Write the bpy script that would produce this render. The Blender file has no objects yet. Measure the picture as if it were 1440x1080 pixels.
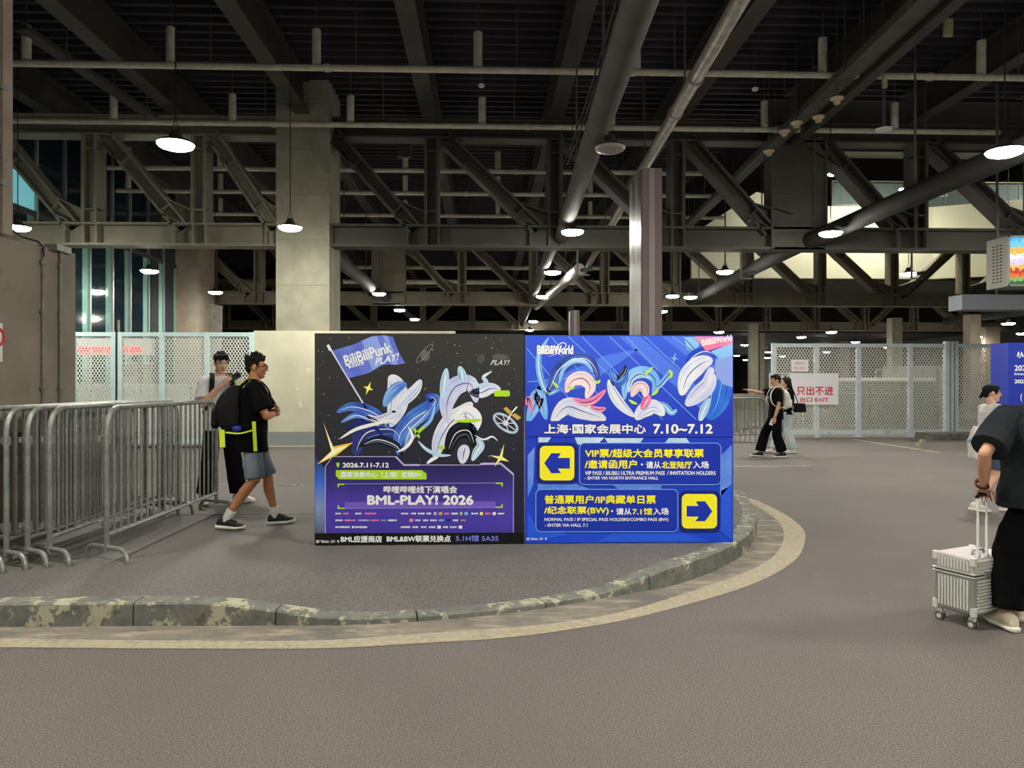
import bpy, bmesh, math, random
from math import sin, cos, pi, radians, sqrt
from mathutils import Vector, Matrix, noise

random.seed(7)
SC = bpy.context.scene
COL = SC.collection

# ------------------------------------------------------------------ camera, world, exposure
F, HZ, CAMH = 1040.0, 538.0, 1.55
YAW = math.atan(36 / F)
cd = bpy.data.cameras.new('camera')
cam = bpy.data.objects.new('camera', cd)
COL.objects.link(cam)
cam.location = (0, 0, CAMH)
cam.rotation_euler = (pi / 2, 0, -YAW)
cd.sensor_width = 36
cd.lens = F / 1440 * 36
cd.shift_y = -2 / 1440
cd.clip_end = 400
SC.camera = cam
w = bpy.data.worlds.new('world')
SC.world = w
w.use_nodes = True
w.node_tree.nodes['Background'].inputs[0].default_value = (0.55, 0.55, 0.75, 1)
w.node_tree.nodes['Background'].inputs[1].default_value = 0.02
SC.view_settings.view_transform = 'Standard'
SC.view_settings.look = 'None'
SC.view_settings.gamma = 1
SC.view_settings.exposure = 0.0
SC.view_settings.use_curve_mapping = False
SC.cycles.use_denoising = True
SC.cycles.max_bounces = 8
LAMP_STRENGTH = 330

cY, sY = cos(YAW), sin(YAW)


def W(px, py, Y):
    """photo measurement -> world point on the vertical plane y = Y"""
    a, b = (px - 720) / F, (HZ - py) / F
    dx, dy = sY + cY * a, cY - sY * a
    t = Y / dy
    return Vector((dx * t, Y, CAMH + b * t))


def G(px, py, z=0.0):
    """photo measurement -> world point on the horizontal plane z"""
    a, b = (px - 720) / F, (HZ - py) / F
    t = (z - CAMH) / b
    return Vector(((sY + cY * a) * t, (cY - sY * a) * t, z))


# ------------------------------------------------------------------ materials
MATS = {}


def lin(c):
    out = []
    for v in c[:3]:
        v = v / 255.0
        out.append(v / 12.92 if v <= 0.04045 else ((v + 0.055) / 1.055) ** 2.4)
    return (out[0], out[1], out[2], 1)


def mat(name, rgb, rough=0.6, metal=0.0, rgb2=None, scale=8.0, bump=0.0, detail=5, spec=0.5, lo=0.35, hi=0.65, coat=0.0, bscale=None, stretch=None):
    if name in MATS:
        return MATS[name]
    m = bpy.data.materials.new(name)
    m.use_nodes = True
    nt = m.node_tree
    b = nt.nodes['Principled BSDF']
    b.inputs['Base Color'].default_value = lin(rgb)
    b.inputs['Roughness'].default_value = rough
    b.inputs['Metallic'].default_value = metal
    b.inputs['Specular IOR Level'].default_value = spec
    b.inputs['Coat Weight'].default_value = coat
    if rgb2 or bump:
        tc = nt.nodes.new('ShaderNodeTexCoord')
        vec = tc.outputs['Object']
        if stretch:
            mp = nt.nodes.new('ShaderNodeMapping')
            mp.inputs['Scale'].default_value = stretch
            nt.links.new(vec, mp.inputs['Vector'])
            vec = mp.outputs['Vector']
        n = nt.nodes.new('ShaderNodeTexNoise')
        n.inputs['Scale'].default_value = scale
        n.inputs['Detail'].default_value = detail
        nt.links.new(vec, n.inputs['Vector'])
        if rgb2:
            r = nt.nodes.new('ShaderNodeValToRGB')
            r.color_ramp.elements[0].position = lo
            r.color_ramp.elements[0].color = lin(rgb)
            r.color_ramp.elements[1].position = hi
            r.color_ramp.elements[1].color = lin(rgb2)
            nt.links.new(n.outputs['Fac'], r.inputs['Fac'])
            nt.links.new(r.outputs['Color'], b.inputs['Base Color'])
        if bump:
            n2 = nt.nodes.new('ShaderNodeTexNoise')
            n2.inputs['Scale'].default_value = bscale or scale * 3
            n2.inputs['Detail'].default_value = detail
            nt.links.new(vec, n2.inputs['Vector'])
            bp = nt.nodes.new('ShaderNodeBump')
            bp.inputs['Strength'].default_value = bump
            bp.inputs['Distance'].default_value = 0.01
            nt.links.new(n2.outputs['Fac'], bp.inputs['Height'])
            nt.links.new(bp.outputs['Normal'], b.inputs['Normal'])
    MATS[name] = m
    return m


def emat(name, rgb, strength):
    m = bpy.data.materials.new(name)
    m.use_nodes = True
    b = m.node_tree.nodes['Principled BSDF']
    b.inputs['Base Color'].default_value = lin(rgb)
    b.inputs['Emission Color'].default_value = lin(rgb)
    b.inputs['Emission Strength'].default_value = strength
    MATS[name] = m
    return m


def add_layer(m, fn):
    """insert another mix into the base colour chain: fn(nt, current_colour_socket) -> new socket"""
    nt = m.node_tree
    b = nt.nodes['Principled BSDF']
    l = b.inputs['Base Color'].links
    if l:
        cur = l[0].from_socket
    else:
        rgb = nt.nodes.new('ShaderNodeRGB')
        rgb.outputs[0].default_value = b.inputs['Base Color'].default_value
        cur = rgb.outputs[0]
    nt.links.new(fn(nt, cur), b.inputs['Base Color'])


def noise_layer(rgb, scale, lo, hi, detail=6, stretch=None, rough=0.6, fac=1.0):
    def fn(nt, cur):
        tc = nt.nodes.new('ShaderNodeTexCoord')
        mp = nt.nodes.new('ShaderNodeMapping')
        mp.inputs['Scale'].default_value = stretch or (1, 1, 1)
        nt.links.new(tc.outputs['Object'], mp.inputs['Vector'])
        n = nt.nodes.new('ShaderNodeTexNoise')
        n.inputs['Scale'].default_value = scale
        n.inputs['Detail'].default_value = detail
        n.inputs['Roughness'].default_value = rough
        nt.links.new(mp.outputs['Vector'], n.inputs['Vector'])
        mr = nt.nodes.new('ShaderNodeMapRange')
        mr.inputs['From Min'].default_value = lo
        mr.inputs['From Max'].default_value = hi
        mr.inputs['To Max'].default_value = fac
        nt.links.new(n.outputs['Fac'], mr.inputs['Value'])
        mx = nt.nodes.new('ShaderNodeMix')
        mx.data_type = 'RGBA'
        nt.links.new(mr.outputs['Result'], mx.inputs[0])
        nt.links.new(cur, mx.inputs[6])
        mx.inputs[7].default_value = lin(rgb)
        return mx.outputs[2]
    return fn


def z_layer(rgb, z0, z1, fac=1.0):
    """a painted / stained band below world height z0"""
    def fn(nt, cur):
        g = nt.nodes.new('ShaderNodeNewGeometry')
        sp = nt.nodes.new('ShaderNodeSeparateXYZ')
        nt.links.new(g.outputs['Position'], sp.inputs[0])
        mr = nt.nodes.new('ShaderNodeMapRange')
        mr.inputs['From Min'].default_value = z1
        mr.inputs['From Max'].default_value = z0
        mr.inputs['To Max'].default_value = fac
        nt.links.new(sp.outputs['Z'], mr.inputs['Value'])
        mx = nt.nodes.new('ShaderNodeMix')
        mx.data_type = 'RGBA'
        nt.links.new(mr.outputs['Result'], mx.inputs[0])
        nt.links.new(cur, mx.inputs[6])
        mx.inputs[7].default_value = lin(rgb)
        return mx.outputs[2]
    return fn


# ------------------------------------------------------------------ mesh builder
class MB:
    def __init__(s):
        s.v, s.f = [], []

    def add(s, vs, fs):
        o = len(s.v)
        s.v += [Vector(p) for p in vs]
        s.f += [tuple(i + o for i in f) for f in fs]
        return s

    def box(s, x0, x1, y0, y1, z0, z1):
        x0, x1 = min(x0, x1), max(x0, x1)
        y0, y1 = min(y0, y1), max(y0, y1)
        z0, z1 = min(z0, z1), max(z0, z1)
        return s.add([(x0, y0, z0), (x1, y0, z0), (x1, y1, z0), (x0, y1, z0), (x0, y0, z1), (x1, y0, z1), (x1, y1, z1), (x0, y1, z1)],
                     [(0, 3, 2, 1), (4, 5, 6, 7), (0, 1, 5, 4), (1, 2, 6, 5), (2, 3, 7, 6), (3, 0, 4, 7)])

    def beam(s, p0, p1, wd, ht, side=(0, 1, 0)):
        """box from p0 to p1; wd along side, ht along the third direction"""
        p0, p1, side = Vector(p0), Vector(p1), Vector(side)
        d = (p1 - p0).normalized()
        n = d.cross(side).normalized()
        a = n.cross(d).normalized() * wd / 2
        n = n * ht / 2
        vs = [p + q for p in (p0, p1) for q in (-a - n, a - n, a + n, -a + n)]
        return s.add(vs, [(0, 1, 2, 3), (7, 6, 5, 4), (0, 4, 5, 1), (1, 5, 6, 2), (2, 6, 7, 3), (3, 7, 4, 0)])

    def ibeam(s, p0, p1, depth, width, tf=0.03, tw=0.02):
        """member in an x-z plane: web in that plane, flanges across it"""
        p0, p1 = Vector(p0), Vector(p1)
        d = (p1 - p0).normalized()
        n = Vector((0, 1, 0)).cross(d).normalized()
        s.beam(p0, p1, tw, depth - tf)
        for q in (-1, 1):
            o = n * q * (depth - tf) / 2
            s.beam(p0 + o, p1 + o, width, tf)
        return s

    def tube(s, p0, p1, r, seg=10, r1=None):
        return s.path([p0, p1], r, seg, r1=r1)

    def path(s, pts, r, seg=8, closed=False, r1=None):
        pts = [Vector(p) for p in pts]
        n = len(pts)
        rings = []
        up = None
        for i, p in enumerate(pts):
            if closed:
                t = (pts[(i + 1) % n] - pts[i - 1]).normalized()
            else:
                a = pts[i] - pts[i - 1] if i else pts[1] - pts[0]
                b = pts[i + 1] - pts[i] if i < n - 1 else a
                t = (a.normalized() + b.normalized()).normalized()
            if up is None:
                up = Vector((0, 0, 1)) if abs(t.z) < 0.9 else Vector((1, 0, 0))
            x = t.cross(up)
            x = x.normalized() if x.length > 1e-5 else Vector((1, 0, 0))
            y = x.cross(t).normalized()
            up = y
            rr = r if r1 is None else r + (r1 - r) * i / (n - 1)
            rings.append([p + x * cos(k * 2 * pi / seg) * rr + y * sin(k * 2 * pi / seg) * rr for k in range(seg)])
        vs = [q for ring in rings for q in ring]
        fs = []
        m = n if closed else n - 1
        for i in range(m):
            j = (i + 1) % n
            for k in range(seg):
                l = (k + 1) % seg
                fs.append((i * seg + k, i * seg + l, j * seg + l, j * seg + k))
        if not closed:
            fs.append(tuple(range(seg))[::-1])
            fs.append(tuple((n - 1) * seg + k for k in range(seg)))
        return s.add(vs, fs)

    def lathe(s, c, prof, seg=20, axis='z'):
        c = Vector(c)
        vs, fs = [], []
        for r, z in prof:
            for k in range(seg):
                a = k * 2 * pi / seg
                p = Vector((r * cos(a), r * sin(a), z))
                if axis == 'y':
                    p = Vector((p.x, p.z, p.y))
                if axis == 'x':
                    p = Vector((p.z, p.x, p.y))
                vs.append(c + p)
        for i in range(len(prof) - 1):
            for k in range(seg):
                l = (k + 1) % seg
                fs.append((i * seg + k, i * seg + l, (i + 1) * seg + l, (i + 1) * seg + k))
        fs.append(tuple(range(seg))[::-1])
        fs.append(tuple((len(prof) - 1) * seg + k for k in range(seg)))
        return s.add(vs, fs)

    def prism(s, poly, ex):
        """closed polygon of world points extruded by vector ex"""
        ex = Vector(ex)
        n = len(poly)
        vs = [Vector(p) for p in poly] + [Vector(p) + ex for p in poly]
        fs = [tuple(range(n)), tuple(range(2 * n - 1, n - 1, -1))]
        fs += [(i, n + i, n + (i + 1) % n, (i + 1) % n) for i in range(n)]
        return s.add(vs, fs)

    # closed solids for figures
    def ell(s, c, r, M=None, seg=16, rings=10):
        c = Vector(c)
        vs, fs = [], []
        for i in range(rings + 1):
            th = pi * i / rings
            for k in range(seg):
                ph = 2 * pi * k / seg
                if i in (0, rings) and k:
                    continue
                p = Vector((r[0] * sin(th) * cos(ph), r[1] * sin(th) * sin(ph), r[2] * cos(th)))
                if M:
                    p = M @ p
                vs.append(c + p)
        def idx(i, k):
            return 0 if i == 0 else (1 + (rings - 1) * seg if i == rings else 1 + (i - 1) * seg + k % seg)
        for i in range(rings):
            for k in range(seg):
                a, b, c2, d = idx(i, k), idx(i + 1, k), idx(i + 1, k + 1), idx(i, k + 1)
                f = [a, b, c2, d]
                g = []
                for q in f:
                    if q not in g:
                        g.append(q)
                fs.append(tuple(g))
        return s.add(vs, fs)

    def cap(s, p0, r0, p1, r1, seg=12):
        """tapered capsule"""
        s.ell(p0, (r0,) * 3, seg=seg, rings=8)
        s.ell(p1, (r1,) * 3, seg=seg, rings=8)
        return s.tube(p0, p1, r0, seg, r1=r1)

    def loft(s, secs, seg=20, power=2.3):
        """secs: (centre, rx, ry[, xdir, ydir]) closed solid through superellipse sections"""
        vs, fs = [], []
        for sec in secs:
            c, rx, ry = Vector(sec[0]), sec[1], sec[2]
            xd = Vector(sec[3]) if len(sec) > 3 else Vector((1, 0, 0))
            yd = Vector(sec[4]) if len(sec) > 4 else Vector((0, 1, 0))
            for k in range(seg):
                a = 2 * pi * k / seg
                ca, sa = cos(a), sin(a)
                vs.append(c + xd * rx * math.copysign(abs(ca) ** (2 / power), ca) + yd * ry * math.copysign(abs(sa) ** (2 / power), sa))
        n = len(secs)
        for i in range(n - 1):
            for k in range(seg):
                l = (k + 1) % seg
                fs.append((i * seg + k, i * seg + l, (i + 1) * seg + l, (i + 1) * seg + k))
        fs.append(tuple(range(seg))[::-1])
        fs.append(tuple((n - 1) * seg + k for k in range(seg)))
        return s.add(vs, fs)

    def build(s, name, m, parent=None, local=False, smooth=False, base=None):
        vs = s.v
        loc = Vector((0, 0, 0))
        if parent is not None:
            off = Vector((0, 0, 0)) if local else WL.get(parent.name, Vector((0, 0, 0)))
        else:
            if base is None:
                xs, ys, zs = [p.x for p in vs], [p.y for p in vs], [p.z for p in vs]
                base = Vector(((min(xs) + max(xs)) / 2, (min(ys) + max(ys)) / 2, min(zs)))
            loc = Vector(base)
            off = loc
        me = bpy.data.meshes.new(name)
        me.from_pydata([tuple(p - off) for p in vs], [], s.f)
        if smooth:
            try:
                me.shade_smooth()
            except Exception:
                pass
        me.materials.append(m)
        me.update()
        o = bpy.data.objects.new(name, me)
        COL.objects.link(o)
        if parent is not None:
            o.parent = parent
            WL[o.name] = WL.get(parent.name, Vector((0, 0, 0)))
        else:
            o.location = loc
            WL[o.name] = loc
        if smooth == 'auto':
            sharp(me, 35)
        return o


WL = {}


def sharp(me, deg):
    me.shade_smooth()
    try:
        me.set_sharp_from_angle(angle=radians(deg))
    except Exception:
        pass


def tag(o, label=None, cat=None, group=None, kind=None):
    if label:
        o['label'] = label
    if cat:
        o['category'] = cat
    if group:
        o['group'] = group
    if kind:
        o['kind'] = kind
    return o


def thing(name, label, cat, loc, group=None, rz=0.0):
    o = bpy.data.objects.new(name, None)
    o.empty_display_size = 0.2
    COL.objects.link(o)
    o.location = loc
    o.rotation_euler.z = rz
    WL[o.name] = Vector(loc)
    return tag(o, label, cat, group)


def copy_tree(o, loc, label=None, group=None, rz=None):
    r = o.copy()
    COL.objects.link(r)
    r.location = loc
    if rz is not None:
        r.rotation_euler.z = rz
    if label:
        r['label'] = label
    if group:
        r['group'] = group
    WL[r.name] = Vector(loc)
    for ch in list(o.children):
        c = ch.copy()
        COL.objects.link(c)
        c.parent = r
        for g in list(ch.children):
            d = g.copy()
            COL.objects.link(d)
            d.parent = c
    return r


def dup(o, parent, loc=(0, 0, 0)):
    c = o.copy()
    COL.objects.link(c)
    c.parent = parent
    c.location = loc
    return c


def crom(pts, n=6, closed=False):
    """Catmull-Rom through 2D/3D points"""
    pts = [Vector(p) for p in pts]
    out = []
    N = len(pts)
    for i in range(N if closed else N - 1):
        if closed:
            p0, p1, p2, p3 = pts[i - 1], pts[i], pts[(i + 1) % N], pts[(i + 2) % N]
        else:
            p0, p1, p2, p3 = pts[max(i - 1, 0)], pts[i], pts[i + 1], pts[min(i + 2, N - 1)]
        for k in range(n):
            t = k / n
            out.append(0.5 * ((2 * p1) + (p2 - p0) * t + (2 * p0 - 5 * p1 + 4 * p2 - p3) * t * t + (3 * p1 - p0 - 3 * p2 + p3) * t ** 3))
    if not closed:
        out.append(pts[-1])
    return out


# ------------------------------------------------------------------ materials used
M_road = mat('asphalt', (72, 66, 65), 0.85, 0, (124, 115, 112), scale=130, bump=0.22, bscale=220, detail=5, lo=0.36, hi=0.64)
add_layer(M_road, noise_layer((88, 83, 80), 0.5, 0.45, 0.72, fac=0.55))
add_layer(M_road, noise_layer((146, 140, 134), 150, 0.70, 0.76, detail=2, fac=0.6))
add_layer(M_road, noise_layer((52, 48, 46), 4.5, 0.72, 0.78, detail=3, fac=0.6))
M_isl = mat('island_asphalt', (72, 68, 68), 0.8, 0, (120, 114, 112), scale=120, bump=0.2, bscale=200, detail=5, lo=0.36, hi=0.64)
add_layer(M_isl, noise_layer((78, 74, 73), 0.8, 0.5, 0.75, fac=0.6))
add_layer(M_isl, noise_layer((150, 145, 140), 2.2, 0.68, 0.78, detail=8, fac=0.5))
M_kerb = mat('kerb_concrete', (92, 96, 92), 0.8, 0, (122, 120, 112), scale=9, bump=0.4)
add_layer(M_kerb, noise_layer((180, 176, 150), 5.5, 0.54, 0.57, detail=14, rough=0.72, fac=0.85))
add_layer(M_kerb, noise_layer((58, 56, 52), 9, 0.60, 0.66, detail=8, fac=0.6))
M_gut = mat('gutter_concrete', (108, 102, 96), 0.85, 0, (130, 122, 110), scale=6, bump=0.3)
add_layer(M_gut, noise_layer((166, 154, 136), 3.4, 0.50, 0.60, detail=14, rough=0.75, fac=0.75, stretch=(0.6, 2.5, 1)))
add_layer(M_gut, noise_layer((88, 86, 88), 1.4, 0.56, 0.62, detail=8, fac=0.7))
M_line = mat('road_paint', (150, 140, 122), 0.8, 0, (172, 160, 138), scale=26, bump=0.3)
add_layer(M_line, noise_layer((134, 124, 110), 10, 0.55, 0.68, detail=9, fac=0.6))
M_paint = mat('thin_road_paint', (170, 166, 160), 0.75, 0, (130, 126, 120), scale=8)
M_steel = mat('lit_truss_paint', (122, 119, 104), 0.55, 0.0, (136, 132, 116), scale=2.0, bump=0.05)  # brightness of the well-lit left truss is put into this colour
M_steel_dk = mat('shaded_truss_paint', (64, 62, 55), 0.65, 0.0, (74, 71, 62), scale=2.0)  # same steel, with the dimmer light on the right truss painted in
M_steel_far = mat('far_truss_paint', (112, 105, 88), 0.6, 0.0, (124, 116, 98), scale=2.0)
M_deck = mat('ceiling_deck', (46, 45, 54), 0.7, 0.0, (36, 35, 44), scale=1.2)
M_beam = mat('ceiling_beam_paint', (66, 63, 58), 0.7, 0.0, (56, 54, 50), scale=1.5)
M_pipe = mat('galvanised_pipe', (206, 202, 184), 0.5, 0.0, (184, 180, 164), scale=5)
M_duct = mat('grey_duct', (84, 82, 76), 0.75, 0.0, (72, 70, 66), scale=3)
M_duct_dk = mat('dark_duct', (48, 46, 44), 0.85, 0.0, (42, 40, 38), scale=3, spec=0.2)
M_silver = mat('bright_pipe', (176, 170, 160), 0.42, 0.3, (140, 136, 128), scale=6)
M_conc = mat('concrete', (142, 140, 124), 0.85, 0, (158, 155, 138), scale=2.2, bump=0.15)
add_layer(M_conc, noise_layer((116, 112, 100), 3.5, 0.56, 0.7, detail=10, fac=0.5, stretch=(1, 1, 0.4)))
M_tan = mat('tan_concrete', (134, 122, 110), 0.85, 0, (148, 136, 122), scale=2.5, bump=0.2)
add_layer(M_tan, noise_layer((92, 84, 76), 6, 0.62, 0.70, detail=10, fac=0.5))
M_block = mat('stained_concrete', (130, 120, 108), 0.85, 0, (146, 135, 122), scale=2.0, bump=0.2)
add_layer(M_block, z_layer((76, 64, 56), 1.22, 1.26, 0.85))
add_layer(M_block, noise_layer((84, 74, 66), 3.5, 0.6, 0.72, detail=10, fac=0.5))
M_cream = mat('cream_wall_paint', (198, 194, 172), 0.8, 0, (212, 208, 186), scale=1.6, bump=0.1)
add_layer(M_cream, noise_layer((238, 234, 216), 5.0, 0.63, 0.68, detail=10, fac=0.7, stretch=(1, 1, 1)))
add_layer(M_cream, noise_layer((168, 164, 146), 1.2, 0.62, 0.72, detail=8, fac=0.5))
add_layer(M_cream, z_layer((134, 142, 146), 0.36, 0.37, 0.9))
M_parapet = mat('parapet_cream', (236, 233, 206), 0.7, 0, (240, 237, 212), scale=1.0)
M_fence = mat('pale_blue_fence_paint', (196, 222, 224), 0.5, 0.0, (206, 230, 232), scale=6)
M_fence2 = mat('grey_blue_fence_paint', (190, 202, 208), 0.5, 0.0, (202, 212, 216), scale=6)
add_layer(M_fence2, noise_layer((120, 124, 124), 4, 0.62, 0.7, detail=9, fac=0.5))
M_wire = mat('mesh_wire', (226, 232, 226), 0.5, 0.0)
M_wire2 = mat('mesh_wire_grey', (196, 198, 190), 0.5, 0.0)
M_galv = mat('barrier_steel', (152, 154, 152), 0.42, 0.55, (128, 130, 128), scale=14, bump=0.1)
M_galv2 = mat('barrier_steel_dull', (130, 132, 126), 0.5, 0.4, (110, 112, 106), scale=10)
M_black = mat('black_paint', (22, 22, 22), 0.5)
M_white = mat('white_plastic', (226, 226, 222), 0.5)
M_lamp = emat('lamp_light', (255, 252, 236), LAMP_STRENGTH)
M_lamp_far = emat('far_lamp_light', (255, 252, 236), LAMP_STRENGTH * 0.5)
M_house = mat('lamp_housing', (64, 64, 62), 0.5, 0.2)
M_off = mat('unlit_diffuser', (150, 146, 136), 0.4)
M_cable = mat('black_cable', (18, 18, 18), 0.6)


def glass_mat(name, rgb, alpha, rough=0.05):
    m = mat(name, rgb, rough, 0.0)
    m.node_tree.nodes['Principled BSDF'].inputs['Alpha'].default_value = alpha
    return m


# ------------------------------------------------------------------ ground
b = MB()
b.add([(-45, -14, 0), (60, -14, 0), (60, 130, 0), (-45, 130, 0)], [(0, 1, 2, 3)])
floor = tag(b.build('floor', M_road, base=(0, 0, 0)), kind='structure')

# island outline: kerb base points read on the road surface
kb = [G(-420, 884), G(-200, 884), G(0, 882), G(200, 881), G(400, 880), G(494, 879), G(594, 874), G(706, 864), G(800, 850), G(905, 832), G(952, 822),
      G(1002, 804), G(1047, 779), G(1064, 751), G(1063, 733), G(1051, 717), G(1034, 704)]
kb += [Vector((2.25, 10.1, 0)), Vector((1.2, 10.35, 0)), Vector((0, 10.38, 0)), Vector((-3, 10.3, 0)), Vector((-6.5, 10.2, 0))]
kb = crom([Vector((p.x, p.y, 0)) for p in kb], 8)


def resample(pts, step):
    out, acc = [pts[0]], 0
    for a, c in zip(pts, pts[1:]):
        d = (c - a).length
        while acc + d >= step:
            t = (step - acc) / d
            a = a.lerp(c, t)
            out.append(a)
            d = (c - a).length
            acc = 0
        acc += d
    out.append(pts[-1])
    return out


kb = resample(kb, 0.1)


def offs(pts, d):
    """offset to the left-hand side (towards the island)"""
    out = []
    for i, p in enumerate(pts):
        t = (pts[min(i + 1, len(pts) - 1)] - pts[max(i - 1, 0)]).normalized()
        out.append(p + Vector((-t.y, t.x, 0)) * d)
    return out


def sstep(a, b_, x):
    t = max(0, min(1, (x - a) / (b_ - a)))
    return t * t * (3 - 2 * t)


def kerb_h(p):
    if p.y > 6.6:
        return 0.15
    xl = sstep(-1.9, -0.75, p.x)      # lowered between x = -0.75 and 0.8
    xr = sstep(0.75, 1.5, p.x)
    return 0.15 - 0.115 * xl * (1 - xr)


island = thing('traffic_island', 'raised grey asphalt traffic island with chipped curved kerb under the two poster boards', 'traffic island', (-1.5, 7.4, 0))
inn = offs(kb, 0.15)
inn2 = offs(kb, 0.95)
kmats = []
b = MB()
n = len(kb)
vs, fs = [], []
for i in range(n):
    h = kerb_h(kb[i])
    vs.append(Vector((inn[i].x, inn[i].y, h - 0.004)))
    vs.append(Vector((inn2[i].x, inn2[i].y, 0.15)))
for i in range(n - 1):
    fs.append((2 * i, 2 * i + 2, 2 * i + 3, 2 * i + 1))
fs.append(tuple(2 * i + 1 for i in range(n)))
b.add(vs, fs)
b.build('island_surface', M_isl, island)
# separate kerb stones, one metre and a bit each
step = 9
si = 0
k0 = 0
while k0 < n - 1:
    k1 = min(k0 + step, n - 1)
    mb = MB()
    vs = []
    a0, a1 = k0, k1
    for i in range(a0, a1 + 1):
        h = kerb_h(kb[i])
        o_, i_ = kb[i].copy(), inn[i].copy()
        t = (kb[min(i + 1, n - 1)] - kb[max(i - 1, 0)]).normalized()
        if i == a0:
            o_ += t * 0.005
            i_ += t * 0.005
        if i == a1:
            o_ -= t * 0.005
            i_ -= t * 0.005
        c = 0.012 if h > 0.05 else 0.006
        inw = (i_ - o_).normalized()
        jit = 0.004 * noise.noise(Vector((i * 0.9, si, 0)))
        vs += [o_ + Vector((0, 0, -0.02)), o_ + inw * 0.004 + Vector((0, 0, h - c + jit)), o_ + inw * (c + 0.008) + Vector((0, 0, h + jit)), i_ + Vector((0, 0, h)), i_ + Vector((0, 0, -0.02))]
    m_ = a1 - a0 + 1
    fs = []
    for i in range(m_ - 1):
        for k in range(5):
            l = (k + 1) % 5
            fs.append((i * 5 + k, i * 5 + l, (i + 1) * 5 + l, (i + 1) * 5 + k))
    fs.append((4, 3, 2, 1, 0))
    fs.append(tuple((m_ - 1) * 5 + k for k in range(5)))
    mb.add(vs, fs)
    mb.build('kerb_stone', M_kerb, island)
    k0 = k1
    si += 1

# gutter apron and painted line around the island
li = [G(-420, 899), G(0, 899), G(200, 901), G(400, 902), G(494, 899), G(567, 893), G(706, 884), G(800, 874), G(891, 857), G(1002, 822), G(1060, 800), G(1090, 780), G(1102, 758), G(1100, 742), G(1088, 728), G(1064, 713), G(1040, 704.5)]
lo_ = [G(-420, 911), G(0, 911), G(200, 912.5), G(400, 913), G(494, 911), G(578, 906), G(706, 898), G(800, 886), G(899, 868), G(1030, 832), G(1088, 808), G(1122, 784), G(1132, 760), G(1129, 744), G(1108, 726), G(1075, 709), G(1046, 700)]
tail = [Vector((2.5, 10.75, 0)), Vector((1.2, 11.0, 0)), Vector((0, 11.05, 0)), Vector((-3, 10.95, 0)), Vector((-6.5, 10.85, 0))]
tail2 = [p + Vector((0.02, 0.13, 0)) for p in tail]
LI = resample(crom(li + tail, 8), 0.1)
LO = resample(crom(lo_ + tail2, 8), 0.1)


def strip(A, B, z, zb=None):
    """flat band between two polylines of different length"""
    N = 220
    def at(P, t):
        x = t * (len(P) - 1)
        i = min(int(x), len(P) - 2)
        return P[i].lerp(P[i + 1], x - i)
    vs = []
    for k in range(N + 1):
        p, q = at(A, k / N), at(B, k / N)
        vs += [(p.x, p.y, z), (q.x, q.y, z if zb is None else zb)]
    return MB().add(vs, [(2 * k, 2 * k + 1, 2 * k + 3, 2 * k + 2) for k in range(N)])


g = strip(kb, LI, 0.0015)
tag(g.build('gutter', M_gut), 'worn pale concrete gutter between the kerb and the cream painted line', 'gutter', kind='structure')
g = strip(LI, LO, 0.003)
tag(g.build('painted_line', M_line), 'cream painted line curving around the traffic island', 'road marking')
for (x0, x1, yy, lab) in ((1032, 1142, 656, 'short thin white line on the road beside the walking couple'),):
    p, q = G(x0, yy), G(x1, yy)
    m_ = MB().box(p.x, q.x, p.y - 0.04, p.y + 0.04, 0.001, 0.006)
    tag(m_.build('road_line', M_paint), lab, 'road marking')
m_ = MB().beam(G(1200, 618) + Vector((0, 0, .004)), G(1322, 637) + Vector((0, 0, .004)), 0.006, 0.09, (0, 0, 1))
tag(m_.build('road_line', mat('yellowed_paint', (170, 156, 120), 0.8)), 'yellowish slanting line on the road below the right-hand mesh fence', 'road marking')
# tar joint across the island
m_ = MB().box(-3.6, 1.9, 7.93, 7.95, 0.15, 0.1525)
m_.build('tar_joint', mat('tar', (60, 57, 55), 0.7), island)

# ------------------------------------------------------------------ ceiling deck (ribbed) over the near hall, low ceiling beyond
b = MB()
y = -12.0
prof = []
while y < 56:
    prof += [(y, 8.95), (y + 0.16, 8.95), (y + 0.19, 8.84), (y + 0.29, 8.84), (y + 0.32, 8.95)]
    y += 0.36
vs = []
for (yy, zz) in prof:
    vs += [(-26, yy, zz), (34 if yy < 18.8 else 7.4, yy, zz)]
b.add(vs, [(2 * i, 2 * i + 1, 2 * i + 3, 2 * i + 2) for i in range(len(prof) - 1)])
tag(b.build('ceiling', M_deck, base=(0, 0, 8.84)), kind='structure')
# tall atrium over the upstairs parapet
M_dk = mat('upper_dark', (40, 38, 36), 0.9)
tag(MB().box(7.3, 34, 18.8, 50, 14.9, 15.1).build('ceiling_atrium', M_dk), kind='structure')
tag(MB().box(7.2, 7.38, 18.9, 50, 8.95, 15).build('wall_unseen_left', M_dk), kind='structure')  # unseen side wall, added to hold back world light
tag(MB().box(7.3, 34, 50, 50.3, 5.1, 15).build('wall_atrium_back', M_dk), kind='structure')
tag(MB().box(7.3, 34, 18.7, 18.9, 8.95, 15).build('wall_unseen_front', M_dk), kind='structure')  # unseen wall above the truss, added to keep world light out
b = MB().box(-26, 34, 50, 126, 4.95, 5.1)
tag(b.build('ceiling_low', mat('low_ceiling', (40, 40, 40), 0.8), base=(0, 88, 4.95)), kind='structure')
tag(MB().box(-26, 34, 55.5, 56, 5.1, 8.95).build('wall_upper', mat('upper_dark', (40, 38, 36), 0.9)), kind='structure')
tag(MB().box(34, 34.3, -13, 126, 0, 15).build('wall_right', mat('far_wall', (60, 58, 54), 0.8)), kind='structure')
tag(MB().box(-26.3, -26, -13, 126, 0, 9).build('wall_left', mat('far_wall', (60, 58, 54), 0.8)), kind='structure')
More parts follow.
